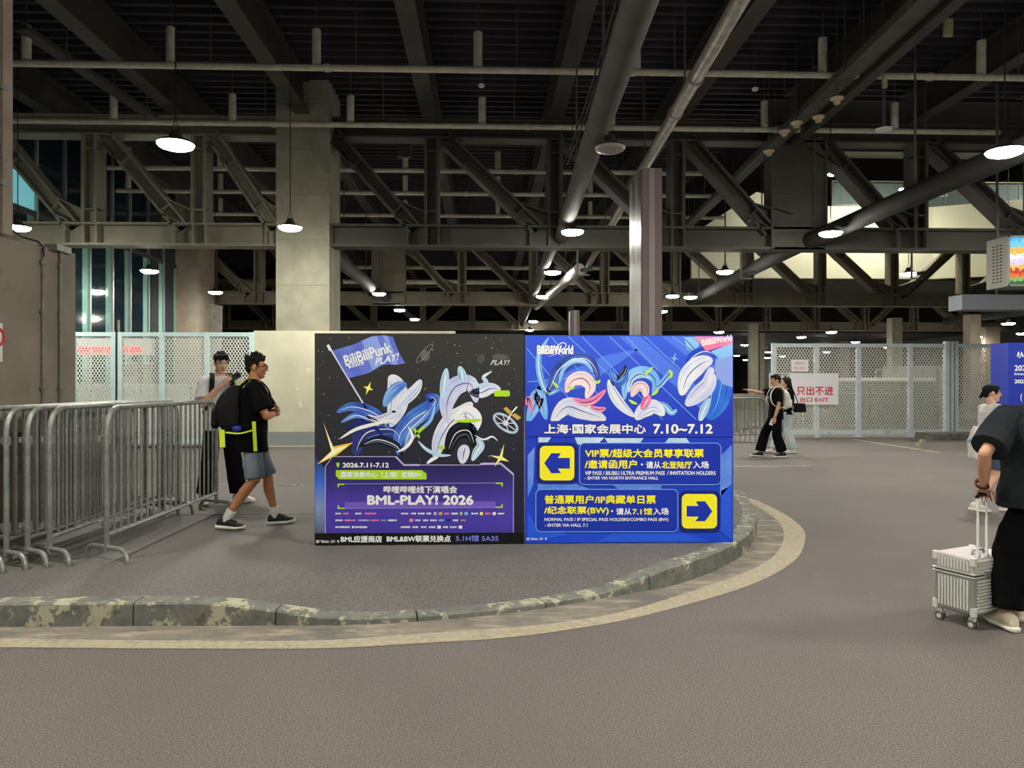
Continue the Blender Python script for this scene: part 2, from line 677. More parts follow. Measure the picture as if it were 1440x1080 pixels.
b = MB().box(-45, 60, 126, 126.3, 0, 9)
tag(b.build('wall_back', mat('far_wall', (60, 58, 54), 0.8)), kind='structure')

# ------------------------------------------------------------------ trusses
ZB0, ZB1, ZT0, ZT1 = 4.88, 5.44, 7.56, 8.05


def truss(Y, nodes, dirs, boxes, label, m, gusset=True, x0=None, x1=None, wd=0.48, scale=1.0):
    xs = nodes
    x0 = x0 if x0 is not None else xs[0] - 1.5
    x1 = x1 if x1 is not None else xs[-1] + 1.5
    t = thing('steel_truss', label, 'roof truss', ((x0 + x1) / 2, Y, ZB0))
    MB().ibeam((x0, Y, (ZB0 + ZB1) / 2), (x1, Y, (ZB0 + ZB1) / 2), ZB1 - ZB0, wd, 0.055).build('bottom_chord', m, t)
    MB().ibeam((x0, Y, (ZT0 + ZT1) / 2), (x1, Y, (ZT0 + ZT1) / 2), ZT1 - ZT0, wd, 0.045).build('top_chord', m, t)
    hw = 0.185
    for i, x in enumerate(xs):
        bx = boxes.get(i)
        v = MB()
        if bx:
            v.box(x - bx, x + bx, Y - wd / 2, Y + wd / 2, ZB1 - 0.56, ZT1)
            for z in (5.5, 6.2, 6.9):
                v.box(x - bx, x + bx, Y - wd / 2 - 0.02, Y + wd / 2, z, z + 0.04)
            for s_ in (-1, 1):
                v.box(x + s_ * bx - 0.03, x + s_ * bx + 0.03, Y - wd / 2 - 0.04, Y + wd / 2, ZB0, ZT1)
            v.build('box_panel', m, t)
        else:
            v.ibeam((x, Y, ZB1), (x, Y, ZT0), 2 * hw, wd, 0.075)
            v.box(x - hw, x + hw, Y - wd / 2 + 0.02, Y, ZB1 + 0.30, ZB1 + 0.34).box(x - hw, x + hw, Y - wd / 2 + 0.02, Y, ZT0 - 0.34, ZT0 - 0.30)
            v.build('vertical', m, t)
        # stiffener plates on the bottom chord
        for k, dx in enumerate((-0.62, -0.16, 0.14)) if not bx else ():
            MB().box(x + dx, x + dx + 0.05, Y - wd / 2 + 0.01, Y, ZB0 + 0.04, ZB1 - 0.04).build('stiffener', m, t)
    for i in range(len(xs) - 1):
        d = dirs[i] if i < len(dirs) else 1
        if not d:
            continue
        a, c = (xs[i], xs[i + 1]) if d > 0 else (xs[i + 1], xs[i])
        sgn = 1 if c > a else -1
        pa = Vector((a + sgn * 0.30, Y, ZT0 + 0.05))
        pc = Vector((c - sgn * 0.42, Y, ZB1 - 0.1))
        if boxes.get(i if d > 0 else i + 1):
            pa.x += sgn * 0.35
        if boxes.get(i + 1 if d > 0 else i):
            pc.x -= sgn * 0.3
        MB().ibeam(pa, pc, 0.34, wd, 0.06).build('diagonal', m, t)
        if gusset:
            u = (pc - pa).normalized()
            nn = Vector((u.z, 0, -u.x)) * sgn          # pointing down side
            up = -nn
            # lower gusset between diagonal and vertical
            q0 = pc - u * 0.75 + up * 0.17
            q3 = Vector((c - sgn * hw, Y, ZB1 + 0.32))
            mid = Vector((c - sgn * 0.45, Y, ZB1 + 0.40))
            arc = [q0.lerp(mid, k / 5).lerp(mid.lerp(q3, k / 5), k / 5) for k in range(6)]
            poly = arc + [Vector((c - sgn * hw, Y, ZB1)), pc + Vector((0, 0, 0.1))]
            gp = MB().prism([p - Vector((0, 0.02, 0)) for p in poly], (0, 0.04, 0))
            for p, q in zip(arc, arc[1:]):
                gp.beam(p, q, wd, 0.03)
            # flare under the diagonal
            w0 = pc - u * 0.55 - up * 0.17
            w1 = Vector((pc.x - sgn * 0.06, Y, ZB1 + 0.02))
            gp.beam(w0, w1, wd, 0.03)
            e0 = pc - u * 0.62
            gp.beam(e0 + up * 0.17, e0 - up * 0.17, wd * 0.9, 0.03)
            gp.build('gusset', m, t)
            r0 = pa + u * 0.8 - up * 0.17
            r3 = Vector((a + sgn * hw, Y, ZT0 - 0.12))
            mid = Vector((a + sgn * 0.52, Y, ZT0 - 0.30))
            arc = [r0.lerp(mid, k / 5).lerp(mid.lerp(r3, k / 5), k / 5) for k in range(6)]
            poly = arc + [Vector((a + sgn * hw, Y, ZT0)), pa]
            gp = MB().prism([p - Vector((0, 0.02, 0)) for p in poly], (0, 0.04, 0))
            for p, q in zip(arc, arc[1:]):
                gp.beam(p, q, wd, 0.03)
            e0 = pa + u * 0.85
            gp.beam(e0 + up * 0.17, e0 - up * 0.17, wd * 0.9, 0.03)
            gp.build('gusset', m, t)
    return t


Y1 = 18.46
n1 = [W(px, 500, Y1).x for px in (-20, 132, 284)]
colL, colR = W(388, 500, 18.06).x, W(463, 500, 18.06).x
truss(Y1, n1 + [colL + 0.3], [1, 1, 1], {}, 'olive grey steel roof truss left of the square concrete column', M_steel, x0=-14.5, x1=colL - 0.02)
n1b = [W(px, 500, Y1).x for px in (455, 608, 779, 950, 1118, 1288, 1458)]
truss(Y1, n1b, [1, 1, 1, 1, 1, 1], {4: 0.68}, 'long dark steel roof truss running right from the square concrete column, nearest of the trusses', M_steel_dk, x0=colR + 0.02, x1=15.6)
Y2 = 32.0
n2 = [W(px, 500, Y2).x for px in (262, 365, 455, 547, 650, 750, 850, 950, 1052, 1153, 1254, 1354, 1455)]
truss(Y2, n2, [1, 1, 1, 1, 1, 1, 1, 1, 1, 1, -1, -1], {3: 0.68}, 'second steel roof truss, seen under the nearest one behind the lamps', M_steel_far)
Y3 = 47.0
n3 = [W(px, 500, Y3).x for px in range(250, 1500, 69)]
truss(Y3, n3, [1, 1, -1] * 7, {}, 'third and farthest steel roof truss, just above the tops of the poster boards', M_steel_far, gusset=False)

# ceiling beams running away from the camera
bl = ['outermost left ceiling beam, partly hidden by the tan column', 'second dark ceiling beam from the left', 'ceiling beam that ends over the square concrete column', 'ceiling beam above the left poster board', 'ceiling beam beside the round grey duct',
      'ceiling beam just right of the bright steel pipe', 'dark ceiling beam beside the cable tray', 'ceiling beam above the right-hand mesh fence', 'rightmost dark ceiling beam']
for i, x in enumerate((-10.6, -7.5, -4.45, -1.40, 1.72, 4.75, 7.75, 10.75, 13.8)):
    t = thing('ceiling_beam', bl[i], 'ceiling beam', (x, 5, 8.0))
    bm = MB()
    for dz, ww, hh in ((0.02, 0.36, 0.04), (0.43, 0.03, 0.78), (0.80, 0.36, 0.04)):
        bm.box(x - ww / 2, x + ww / 2, -8, 50 if x < 7 else 18.6, 8.05 + dz - hh / 2, 8.05 + dz + hh / 2)
    bm.build('beam', M_beam, t)
# inclined brace plates on the left ceiling
for (a, c, lab) in (((28, 38, 14.0), (215, 165, 17.6), 'short sloping brace near the tan column under the ceiling'), ((22, 115, 17.0), (110, 168, 22), 'lower sloping brace near the tan column under the ceiling')):
    p, q = W(*a), W(*c)
    tag(MB().beam(p, q, 0.26, 0.1, (1, 0, 0)).build('ceiling_brace', M_beam), lab, 'brace')

# ------------------------------------------------------------------ horizontal pipes with hangers
def run_pipe(Y, z, r, hang, label, x0=-12, x1=16, hl=0.66):
    t = thing('ceiling_pipe', label, 'pipe', ((x0 + x1) / 2, Y, z))
    MB().tube((x0, Y, z), (x1, Y, z), r, 12).build('pipe', M_pipe, t, smooth='auto')
    x = x0
    while x < x1:
        x += 5.9
        if x < x1:
            MB().tube((x - 0.05, Y, z), (x + 0.05, Y, z), r * 1.25, 12).build('coupling', M_pipe, t, smooth='auto')
    for hx in hang:
        MB().lathe((hx, Y, z), [(0.02, r), (0.085, r + 0.01), (0.085, r + hl), (0.02, r + hl + 0.02)], 12).build('hanger', M_pipe, t, smooth='auto')
        MB().tube((hx, Y, z + hl), (hx, Y, 8.85), 0.012, 6).build('hanger_rod', M_duct, t)
        MB().tube((hx + 0.75, Y, z), (hx + 0.75, Y, 8.85), 0.015, 6).build('hanger_rod', M_duct, t)
    return t


Ya = 14.3
run_pipe(Ya, W(700, 99, Ya).z, 0.062, [W(p, 70, Ya).x for p in (37, 240, 445, 672, 895, 1157, 1380)], 'long pale pipe crossing under the ceiling, upper of the two near the camera', x0=W(18, 90, Ya).x)
Yb_ = 17.3
run_pipe(Yb_, W(700, 178, Yb_).z, 0.062, [W(p, 150, Yb_).x for p in (160, 327, 493, 678, 860, 1075, 1258)], 'long pale pipe crossing just above the nearest truss', x0=W(18, 172, Yb_).x, x1=W(1405, 190, Yb_).x, hl=0.6)
for Y, py, k in ((21.5, 241, 'uppermost'), (24.5, 273, 'middle'), (28.0, 304, 'lowest')):
    run_pipe(Y, W(700, py, Y).z, 0.07, [W(p, py, Y).x for p in range(180, 1040, 130)], 'pale pipe seen through the openings of the nearest truss, %s of three' % k, x0=W(145, py, Y).x, x1=W(1020, py, Y).x, hl=0.5)

# dim pipes and trays deeper under the ceiling
k = 0
for (Y, z, r, x0, x1, lab) in ((34.5, 6.9, 0.09, -7, 7, 'far pipe behind the second truss, higher'), (36.5, 6.5, 0.12, -7, 7, 'far pipe behind the second truss, lower'), (39, 6.1, 0.09, -9, 16, 'thin far pipe above the third truss')):
    tag(MB().tube((x0, Y, z), (x1, Y, z), r, 10).build('ceiling_pipe', M_pipe, smooth='auto'), lab, 'pipe')

# big ducts running in depth
def duct2(A, B, Ya_, Yb2, r, m, label, flanges=()):
    """straight round pipe through two measured points, cut to Ya_..Yb2"""
    a, c = W(*A), W(*B)
    at = lambda y: a.lerp(c, (y - a.y) / (c.y - a.y))
    p, q = at(Ya_), at(Yb2)
    t = thing('round_duct', label, 'pipe', (p + q) / 2)
    MB().tube(p, q, r, 24).build('pipe', m, t, smooth='auto')
    for fy in flanges:
        MB().tube(at(fy - 0.05), at(fy + 0.05), r * 1.22, 24).build('flange', m, t, smooth='auto')
    y = Ya_ + 3.0
    while y < Yb2:
        w_ = at(y)
        MB().beam((w_.x, y, w_.z + r), (w_.x, y, 8.9), 0.03, 0.03).build('hanger_rod', M_duct, t)
        y += 4.2
    return t


def duct(px, py, Yend, Ystart, r, m, label, z=None, name='round_duct', flanges=()):
    e = W(px, py, Yend)
    zz = e.z if z is None else z
    t = thing(name, label, 'pipe', (e.x, (Yend + Ystart) / 2, zz))
    MB().tube((e.x, Ystart, zz), (e.x, Yend, zz), r, 24).build('pipe', m, t, smooth='auto')
    for fy in flanges:
        MB().tube((e.x, fy - 0.05, zz), (e.x, fy + 0.05, zz), r * 1.22, 24).build('flange', m, t, smooth='auto')
    y = Ystart + 3.0
    while y < Yend:
        MB().beam((e.x, y, zz + r), (e.x, y, 8.9), 0.03, 0.03).build('hanger_rod', M_duct, t)
        y += 4.2
    return t


duct2((900, 0, 6.8), (790, 332, 18.2), -6, 18.25, 0.17, M_duct, 'thick round grey duct running from overhead down to the nearest truss', flanges=())
duct2((1440, 208, 11.0), (1140, 338, 18.2), -6, 18.3, 0.2, M_duct_dk, 'thick dark duct slanting behind the bright lamp at upper right')
duct2((1041, 0, 10.4), (905, 237, 18.2), -6, 18.6, 0.125, M_silver, 'bright silver pipe running away above the tall metal pillar', flanges=(13.0, 14.6))
duct2((1041, 0, 10.4), (905, 237, 18.2), 18.65, 34, 0.125, M_silver, 'silver pipe continuing away beyond the nearest truss', flanges=(21,))
duct2((805, 387, 22), (776, 412, 27.5), 20.6, 34, 0.16, M_silver, 'fat silver pipe hanging beyond the nearest truss above the boards')
duct2((770, 363, 20.9), (752, 410, 28.5), 18.9, 44, 0.15, M_duct, 'grey duct beside the fat silver pipe beyond the nearest truss')
duct2((1090, 362, 20.5), (1000, 408, 28), 18.7, 31.7, 0.2, M_duct_dk, 'dark duct continuing below the second truss at right')
duct2((493, 380, 23), (523, 403, 27.5), 18.9, 31.7, 0.2, M_duct, 'dark duct between the trusses left of the boards')
duct(1330, 452, 46, 20, 0.25, M_duct, 'low dark duct above the right-hand mesh fence')

# cable tray and small ceiling devices on the right
ta, tb2 = W(1305, 0, 11.1), W(1088, 205, 18.0)
tat = lambda y, o=0.0, dz=0.0: ta.lerp(tb2, (y - ta.y) / (tb2.y - ta.y)) + Vector((o, 0, dz))
t = thing('cable_tray', 'dark cable tray crossing the ceiling diagonally at upper right', 'cable tray', tat(12))
MB().beam(tat(-4), tat(31), 0.32, 0.03, (1, 0, 0)).beam(tat(-4, -.15, .07), tat(31, -.15, .07), 0.02, 0.14, (1, 0, 0)).beam(tat(-4, .15, .07), tat(31, .15, .07), 0.02, 0.14, (1, 0, 0)).build('tray', M_duct, t)
for i, y in enumerate([4 + 2.4 * k for k in range(11)]):
    for o in (-0.18, 0.18):
        p = tat(y, o)
        MB().tube(p, (p.x, p.y, 8.9), 0.012, 6).build('hanger_rod', M_duct, t)
for dx in (-0.08, 0.0, 0.08):
    MB().tube(tat(-4, dx, .05), tat(31, dx, .05), 0.03, 6).build('cable', M_cable, t, smooth='auto')
tag(MB().beam(tat(-4, .5, .06), tat(17.9, .5, .06), 0.22, 0.14, (1, 0, 0)).build('ceiling_rail', M_beam), 'slim dark rail running beside the cable tray at upper right', 'rail')

for (px, py, Y, lab) in ((1177, 140, 14.2, 'small cream ceiling sounder on the cable tray, highest of five'), (1151, 166, 15.3, 'small cream ceiling sounder, second highest, tilted'), (1120, 174, 15.9, 'small cream ceiling sounder in the middle of the five'),
                         (1103, 186, 16.6, 'small cream ceiling sounder just above the crossing pipe'), (1081, 214, 17.3, 'small cream ceiling sounder, lowest of the five')):
    p = W(px, py, Y)
    t = thing('ceiling_sounder', lab, 'sounder', p)
    MB().lathe(p, [(0.02, -0.09), (0.06, -0.085), (0.07, -0.03), (0.12, 0.0), (0.13, 0.03), (0.02, 0.035)], 14).build('bell', mat('cream_plastic', (196, 180, 150), 0.5), t, smooth='auto')
    MB().tube(p + Vector((0, 0, .03)), (p.x, p.y, 8.9), 0.012, 6).build('stem', M_duct, t)
for (px, py, Y, w_, h_, lab) in ((1333, 39, 12.5, 0.15, 0.30, 'pale square panel antenna hanging below the upper right ceiling'), (1244, 114, 14.0, 0.08, 0.26, 'slim pale panel antenna on the hanging pole'), ):
    p = W(px, py, Y)
    t = thing('panel_antenna', lab, 'antenna', p)
    MB().box(p.x - w_ / 2, p.x + w_ / 2, p.y - 0.03, p.y + 0.03, p.z - h_ / 2, p.z + h_ / 2).build('panel', mat('aged_plastic', (176, 168, 132), 0.5), t)
    MB().tube(p + Vector((0, 0.03, h_ / 2)), (p.x, p.y + 0.03, 8.9), 0.015, 6).build('stem', M_duct, t)
p = W(1243, 180, 15)
t = thing('hanging_pole', 'dark pole hanging from the upper right ceiling with a white disc antenna at its end', 'antenna', p)
MB().tube(p, (p.x, p.y, 8.9), 0.035, 8).build('pole', M_duct, t)
MB().lathe(p, [(0.02, -0.07), (0.16, -0.05), (0.17, -0.02), (0.03, 0.02)], 18).build('disc', M_white, t, smooth='auto')
for (px, py, Y, lab) in ((677, 119, 16, 'tiny smoke detector under the ceiling above the left board'), (1062, 124, 16, 'tiny smoke detector under the ceiling right of the silver pipe')):
    p = W(px, py, Y)
    t = thing('smoke_detector', lab, 'detector', p)
    MB().lathe(p, [(0.02, -0.06), (0.06, -0.05), (0.07, 0.0), (0.03, 0.02)], 12).build('detector', M_white, t, smooth='auto')
    MB().tube(p, (p.x, p.y, 8.9), 0.012, 6).build('stem', M_duct, t)
p = W(569, 210, 19.5)
tag(MB().box(p.x - 0.17, p.x + 0.17, 19.4, 19.55, p.z - 0.22, p.z + 0.22).box(p.x - 0.02, p.x + 0.02, 19.46, 19.5, p.z + 0.22, 8.92).build('junction_box', M_duct), 'grey junction box behind the nearest truss above the left board', 'junction box')
# loose black cables
for (a, c, lab) in (((868, 0, 7.5), (792, 232, 17.9), 'left of two thin black cables hanging beside the round grey duct'), ((874, 0, 7.5), (797, 232, 17.9), 'right of two thin black cables hanging beside the round grey duct')):
    p, q = W(*a), W(*c)
    pts = [p.lerp(q, i / 10) - Vector((0, 0, 0.12 * sin(pi * i / 10))) for i in range(11)]
    tag(MB().path(pts, 0.014, 6).build('black_cable', M_cable), lab, 'cable')

# surveillance cameras under the trusses
for (px, py, Y, lab) in ((812, 378, 18.5, 'pair of surveillance cameras on a bracket under the nearest truss above the boards'), (1042, 383, 18.5, 'surveillance camera under the truss left of centre of the cream parapet'), (1282, 383, 18.5, 'surveillance camera on a bracket below the cream parapet at right')):
    p = W(px, py, Y)
    t = thing('surveillance_camera', lab, 'camera', p)
    MB().box(p.x - 0.02, p.x + 0.02, Y - 0.02, Y + 0.02, p.z, 4.90).box(p.x, p.x + 0.3, Y - 0.02, Y + 0.02, p.z - 0.17, p.z - 0.14).box(p.x - 0.02, p.x + 0.02, Y - .02, Y + .02, p.z - .17, p.z).build('bracket', M_duct, t)
    MB().tube((p.x + 0.1, Y - 0.12, p.z - 0.05), (p.x + 0.36, Y + 0.05, p.z + 0.0), 0.05, 10).build('camera_body', M_house, t, smooth='auto')
    MB().tube((p.x + 0.07, Y - 0.14, p.z - 0.055), (p.x + 0.1, Y - 0.12, p.z - 0.05), 0.035, 10).build('lens', M_black, t, smooth='auto')

# ------------------------------------------------------------------ lamps
def lamp_mesh(r, m, zc, cord):
    t = thing('pendant_lamp', 'x', 'lamp', (0, 0, zc))
    MB().lathe((0, 0, 0), [(r * 0.2, -0.075), (r * 0.6, -0.062), (r * 0.88, -0.035), (r * 0.97, 0.0), (r * 0.97, 0.012)], 24).build('diffuser', m, t, local=True, smooth='auto')
    MB().lathe((0, 0, 0), [(r * 0.98, 0.004), (r, 0.01), (r * 0.96, 0.03), (r * 0.7, 0.06), (r * 0.4, 0.09), (r * 0.25, 0.18), (0.03, 0.20)], 24).build('housing', M_house, t, local=True, smooth='auto')
    MB().path([(-0.05, 0, 0.2), (0, 0, 0.36), (0.05, 0, 0.2)], 0.008, 6).build('hook', M_cable, t, local=True)
    MB().tube((0, 0, 0.34), (0, 0, cord), 0.010, 6).build('cord', M_cable, t, local=True)
    return t


protos = {}


def lamp(p, r, label, group=None, m=None, ztop=8.95):
    m = m or M_lamp
    if p.x > 7.38 and 18.9 < p.y < 50:
        ztop = 14.95
    ztop += 0.03
    key = (round(r, 2), m.name, round(ztop - p.z, 1))
    if key not in protos:
        t = lamp_mesh(r, m, p.z, ztop - p.z)
        protos[key] = t
        t.location = p
        tag(t, label, group=group)
        return t
    t = copy_tree(protos[key], p, label)
    if 'group' in t:
        del t['group']
    if group:
        t['group'] = group
    return t


ZL = 4.85


def lampz(px, py, z):
    a, b_ = (px - 720) / F, (HZ - py) / F
    t = (z - CAMH) / b_
    return Vector(((sY + cY * a) * t, (cY - sY * a) * t, z))


near = [(247, 203, 'large bright round lamp hanging at upper left, nearest on that side'),
        (408, 320, 'round lamp hanging in front of the square concrete column'),
        (1413, 213, 'largest bright lamp, at the upper right edge beside the thick dark duct'),
        (805, 326, 'round lamp hanging at the end of the round grey duct'),
        (777, 383, 'round lamp below and left of the surveillance cameras, over the boards'),
        (763, 417, 'small lamp under the fat silver pipe, over the gap of the boards'),
        (1168, 328, 'round lamp at the lower end of the thick dark duct'),
        (210, 381, 'round lamp in front of the dark glass facade'),
        (303, 411, 'round lamp right of the glass facade above the pale leaning panel'),
        (533, 413, 'first of three small lamps in a row above the left board, highest'),
        (562, 436, 'second of three small lamps in a row above the left board'),
        (583, 449, 'third and lowest of three small lamps above the left board'),
        (971, 418, 'round lamp right of the tall metal pillar'),
        (931, 438, 'small lamp at the right edge of the tall metal pillar'),
        (25, 320, 'lamp peeking out behind the tan column'),
        (750, 452, 'tiny lamp just above the right board, upper one'),
        (745, 464, 'tiny lamp just above the right board, lower one')]
for px, py, lab in near:
    lamp(lampz(px, py, ZL), 0.25, lab)
lamp(lampz(858, 208, ZL), 0.22, 'unlit round lamp hanging beside the round grey duct', m=M_off)
# the same rows go on over and behind the camera
for x in (-4.7, 1.4, 7.1):
    for y in (4.4, -1.2, -6.8):
        lamp(Vector((x, y, ZL)), 0.25, 'round lamp of the rows overhead, outside the picture', 'lamps overhead outside the picture')
for x, y in ((12.8, 10.2), (12.8, 4.4), (12.8, 16.0), (12.8, 22), (7.1, 21.8), (7.1, 28)):
    lamp(Vector((x, y, ZL)), 0.25, 'round lamp of the rows overhead, outside the picture', 'lamps overhead outside the picture')
M_lamp_up = emat('upstairs_lamp_light', (255, 252, 232), LAMP_STRENGTH * 2.2)
lamp(W(1170, 245, 33.4), 0.2, 'tiny lamp hanging high in front of the upstairs glass railing', m=M_lamp_up)
lamp(W(1500, 230, 33.4), 0.2, 'unseen upstairs lamp added on the right to brighten the parapet', m=M_lamp_up)  # unseen extra lamp, added to light the upstairs parapet
lamp(W(1271, 266, 33.8), 0.2, 'small slanted-looking lamp upstairs in front of the glass railing', m=M_lamp_up)

far = [(1011, 467), (1127, 474), (1169, 467), (1258, 474), (1203, 481), (1374, 474), (1418, 455), (1437, 469), (1048, 485), (1081, 495), (1036, 500), (1058, 498), (1048, 506), (1045, 511), (1060, 505.5), (1079, 503),
       (1079, 512), (1033, 512), (1155, 487), (1101, 501), (1140, 504), (1102, 507), (1162, 495), (1162, 502), (1156, 507), (1248, 488), (1217, 498), (1225, 502), (1247, 495), (1252, 494), (1250, 503), (1261, 500), (1325, 492), (1346, 489), (1386, 488)]
fl = ['far lamp over the right end of the right board', 'far lamp above the left end of the right-hand mesh fence', 'far lamp higher above the EXIT sign', 'far lamp above the second wide bay of the right-hand fence', 'far lamp touching the fence top right of the EXIT sign',
      'far lamp above the thick fence post', 'larger low lamp at the right edge above the blue sign', 'low lamp cut by the right edge of the picture']
fl2 = ['tiny far lamp just right of the top corner of the blue board', 'tiny far lamp against the left edge of the right-hand fence, uppermost', 'tiny far lamp touching the right edge of the blue board', 'tiny far lamp in front of the far pale column, upper one', 'tiny far lamp left of the far pale column, middle one',
       'tiny far lamp left of the far pale column, lower one', 'tiny far lamp on the far pale column, lower one', 'tiny far lamp against the left edge of the right-hand fence, middle one', 'tiny far lamp against the left edge of the right-hand fence, lowest', 'tiny lowest lamp at the right edge of the blue board',
       'tiny far lamp over the fence post above the EXIT sign', 'tiny far lamp left of the small notice, upper one', 'tiny far lamp right of the small notice, nearest to it', 'tiny far lamp left of the small notice, lower one', 'tiny far lamp above the right corner of the EXIT sign, uppermost', 'tiny far lamp above the right corner of the EXIT sign, middle one', 'tiny far lamp above the right corner of the EXIT sign, lowest',
       'tiny far lamp in the second wide fence bay, uppermost', 'tiny far lamp at the left of the second wide fence bay, upper one', 'tiny far lamp at the left of the second wide fence bay, lower one', 'tiny far lamp mid second wide fence bay, left of a close pair', 'tiny far lamp mid second wide fence bay, right of a close pair', 'tiny far lamp in the middle of the second wide fence bay, lowest', 'tiny far lamp on the far pale column in the second wide fence bay',
       'tiny far lamp left of the thick fence post', 'tiny far lamp in the bay right of the thick fence post, left one', 'tiny far lamp in the bay beside the blue sign, right one']
for i, (px, py) in enumerate(far):
    z = 4.3
    P = lampz(px, py, z)
    zt = 4.95 if P.y > 50.2 else 8.95
    if i < 8:
        lamp(P, 0.28, fl[i], m=M_lamp_far, ztop=zt)
    else:
        lamp(P, 0.30, fl2[i - 8], 'tiny far lamps of the right-hand hall', m=M_lamp_far, ztop=zt)

# ------------------------------------------------------------------ concrete column, cream wall, left block
t = thing('concrete_column', 'square pale concrete column rising through the nearest truss', 'column', ((colL + colR) / 2, 19, 0))
MB().box(colL, colR, 18.06, 19.4, 0, 8.95).build('shaft', M_conc, t)
for z in (3.9, 5.0, 6.1, 7.2, 8.3):
    MB().box(colL + 0.02, colR - 0.02, 18.055, 18.06, z, z + 0.012).build('form_joint', mat('joint_grey', (120, 118, 106), 0.9), t)
wl, wr = W(357, 500, 18.0).x, W(640, 500, 18.0).x
tag(MB().box(wl, wr, 18.0, 18.28, 0, 2.80).build('wall_centre', M_cream), kind='structure')
MB().box(wl, wr, 17.97, 18.0, 0, 0.03).build('trim_base', mat('base_line', (196, 190, 176), 0.8), None)
bpy.data.objects['trim_base']['kind'] = 'structure'

# block wall beside barriers and the tan column
P1 = G(106, 741, 0.15)
P0 = G(0, 767, 0.15)
dv = (P0 - P1).normalized()
Pn = P1 + dv * 4.2
Pl = Vector((-1, 0, 0)) * 3.0
zt1, zt0 = CAMH + 186 / F * 7.25, CAMH + 186 / F * 7.25
t = thing('concrete_block_wall', 'tan stained concrete block wall at the left edge behind the steel barriers', 'wall block', (P1.x - 1, P1.y - 1, 0.0))
poly = [Vector((p.x, p.y, 0)) for p in (P1, P1 + Pl, Pn + Pl, Pn)]
MB().prism(poly, (0, 0, 2.80)).build('body', M_block, t)
nrm = Vector((dv.y, -dv.x, 0))
if nrm.x < 0:
    nrm = -nrm


def onface(px, z, off=0.0):
    """point on the block's face at photo column px"""
    a = (px - 720) / F
    d = Vector((sY + cY * a, cY - sY * a, 0))
    # intersect ray s*d with P1 + u*dv
    A = Matrix(((d.x, -dv.x), (d.y, -dv.y)))
    s_, u = A.inverted() @ Vector((P1.x, P1.y))
    q = P1 + dv * u + nrm * off
    return Vector((q.x, q.y, z))


for px, r in ((58, 0.012), (83, 0.018)):
    q0, q1 = onface(px, 0.2, 0.02), onface(px, 2.78, 0.02)
    MB().tube(q0, q1, r, 8).build('conduit', M_galv2, t, smooth='auto')
    for z in (0.8, 1.5, 2.2, 2.65):
        q = onface(px, z, 0.02)
        MB().beam(q - dv * 0.03, q + dv * 0.03, 0.03, 0.03, (0, 0, 1)).build('clip', M_galv2, t)
q = onface(83, 2.8, 0.0)
MB().box(q.x - 0.12, q.x + 0.05, q.y - 0.12, q.y + 0.12, 2.78, 2.84).build('junction_cap', M_galv2, t)
pts = [onface(8, 2.9, 0.02), onface(30, 2.84, 0.02), onface(50, 2.83, 0.03), onface(57, 2.80, 0.03), onface(58, 2.7, 0.03)]
MB().path(pts, 0.009, 6).build('cable', M_cable, t)
# sticker with red ring
s0, s1 = onface(-9, 1.5, 0.004), onface(3, 1.5, 0.004)
st = MB().add([Vector((s0.x, s0.y, 1.73)), Vector((s1.x, s1.y, 1.73)), Vector((s1.x, s1.y, 2.06)), Vector((s0.x, s0.y, 2.06))], [(0, 1, 2, 3)])
sto = st.build('notice', M_white, t)
mid = onface(-3, 1.94, 0.007)
ring = MB().path([mid + dv * 0.05 * cos(a * pi / 10) + Vector((0, 0, 0.07 * sin(a * pi / 10))) for a in range(20)], 0.012, 6, closed=True)
ring.build('red_ring', mat('sign_red', (200, 40, 40), 0.5), t)
cx1 = W(18, 300, 6.45).x
t = thing('tan_column', 'tall tan concrete column cut by the left edge of the picture', 'column', (cx1 - 0.6, 5.9, 0))
MB().prism([Vector((cx1, 6.45, 2.80)), Vector((cx1 - 1.4, 6.45, 2.80)), Vector((cx1 - 1.4, 5.0, 2.80)), Vector((cx1 - 0.28, 5.0, 2.80))], (0, 0, 6.15)).build('shaft', M_tan, t)
for z in (3.2, 4.0, 4.8, 5.6):
    MB().box(cx1 - 0.03, cx1 + 0.012, 6.3, 6.36, z, z + 0.05).build('clip', M_galv2, t)
MB().tube((cx1 + 0.0, 6.33, 2.8), (cx1 + 0.0, 6.33, 8.9), 0.012, 6).build('conduit', M_tan, t)

# ------------------------------------------------------------------ fences
def mesh_panel(x0, x1, z0, z1, y, pitch, w_, m, parent):
    b_ = MB()
    k = 1.55
    H = z1 - z0
    for s_ in (1, -1):
        yy = y + 0.004 * s_
        x = x0 - H / k
        while x < x1 + H / k:
            # line from (x, z0) with slope s*k
            pa, pb = (x, z0), (x + s_ * H / k, z1)
            (ax, az), (bx_, bz) = sorted([pa, pb])
            lo, hi = max(ax, x0), min(bx_, x1)
            if hi - lo > 0.01:
                za = az + (bz - az) * (lo - ax) / (bx_ - ax)
                zb = az + (bz - az) * (hi - ax) / (bx_ - ax)
                b_.beam((lo, yy, za), (hi, yy, zb), 0.006, w_)
            x += pitch
    o = b_.build('wire_mesh', m, parent)
    o['kind'] = 'stuff'
    return o


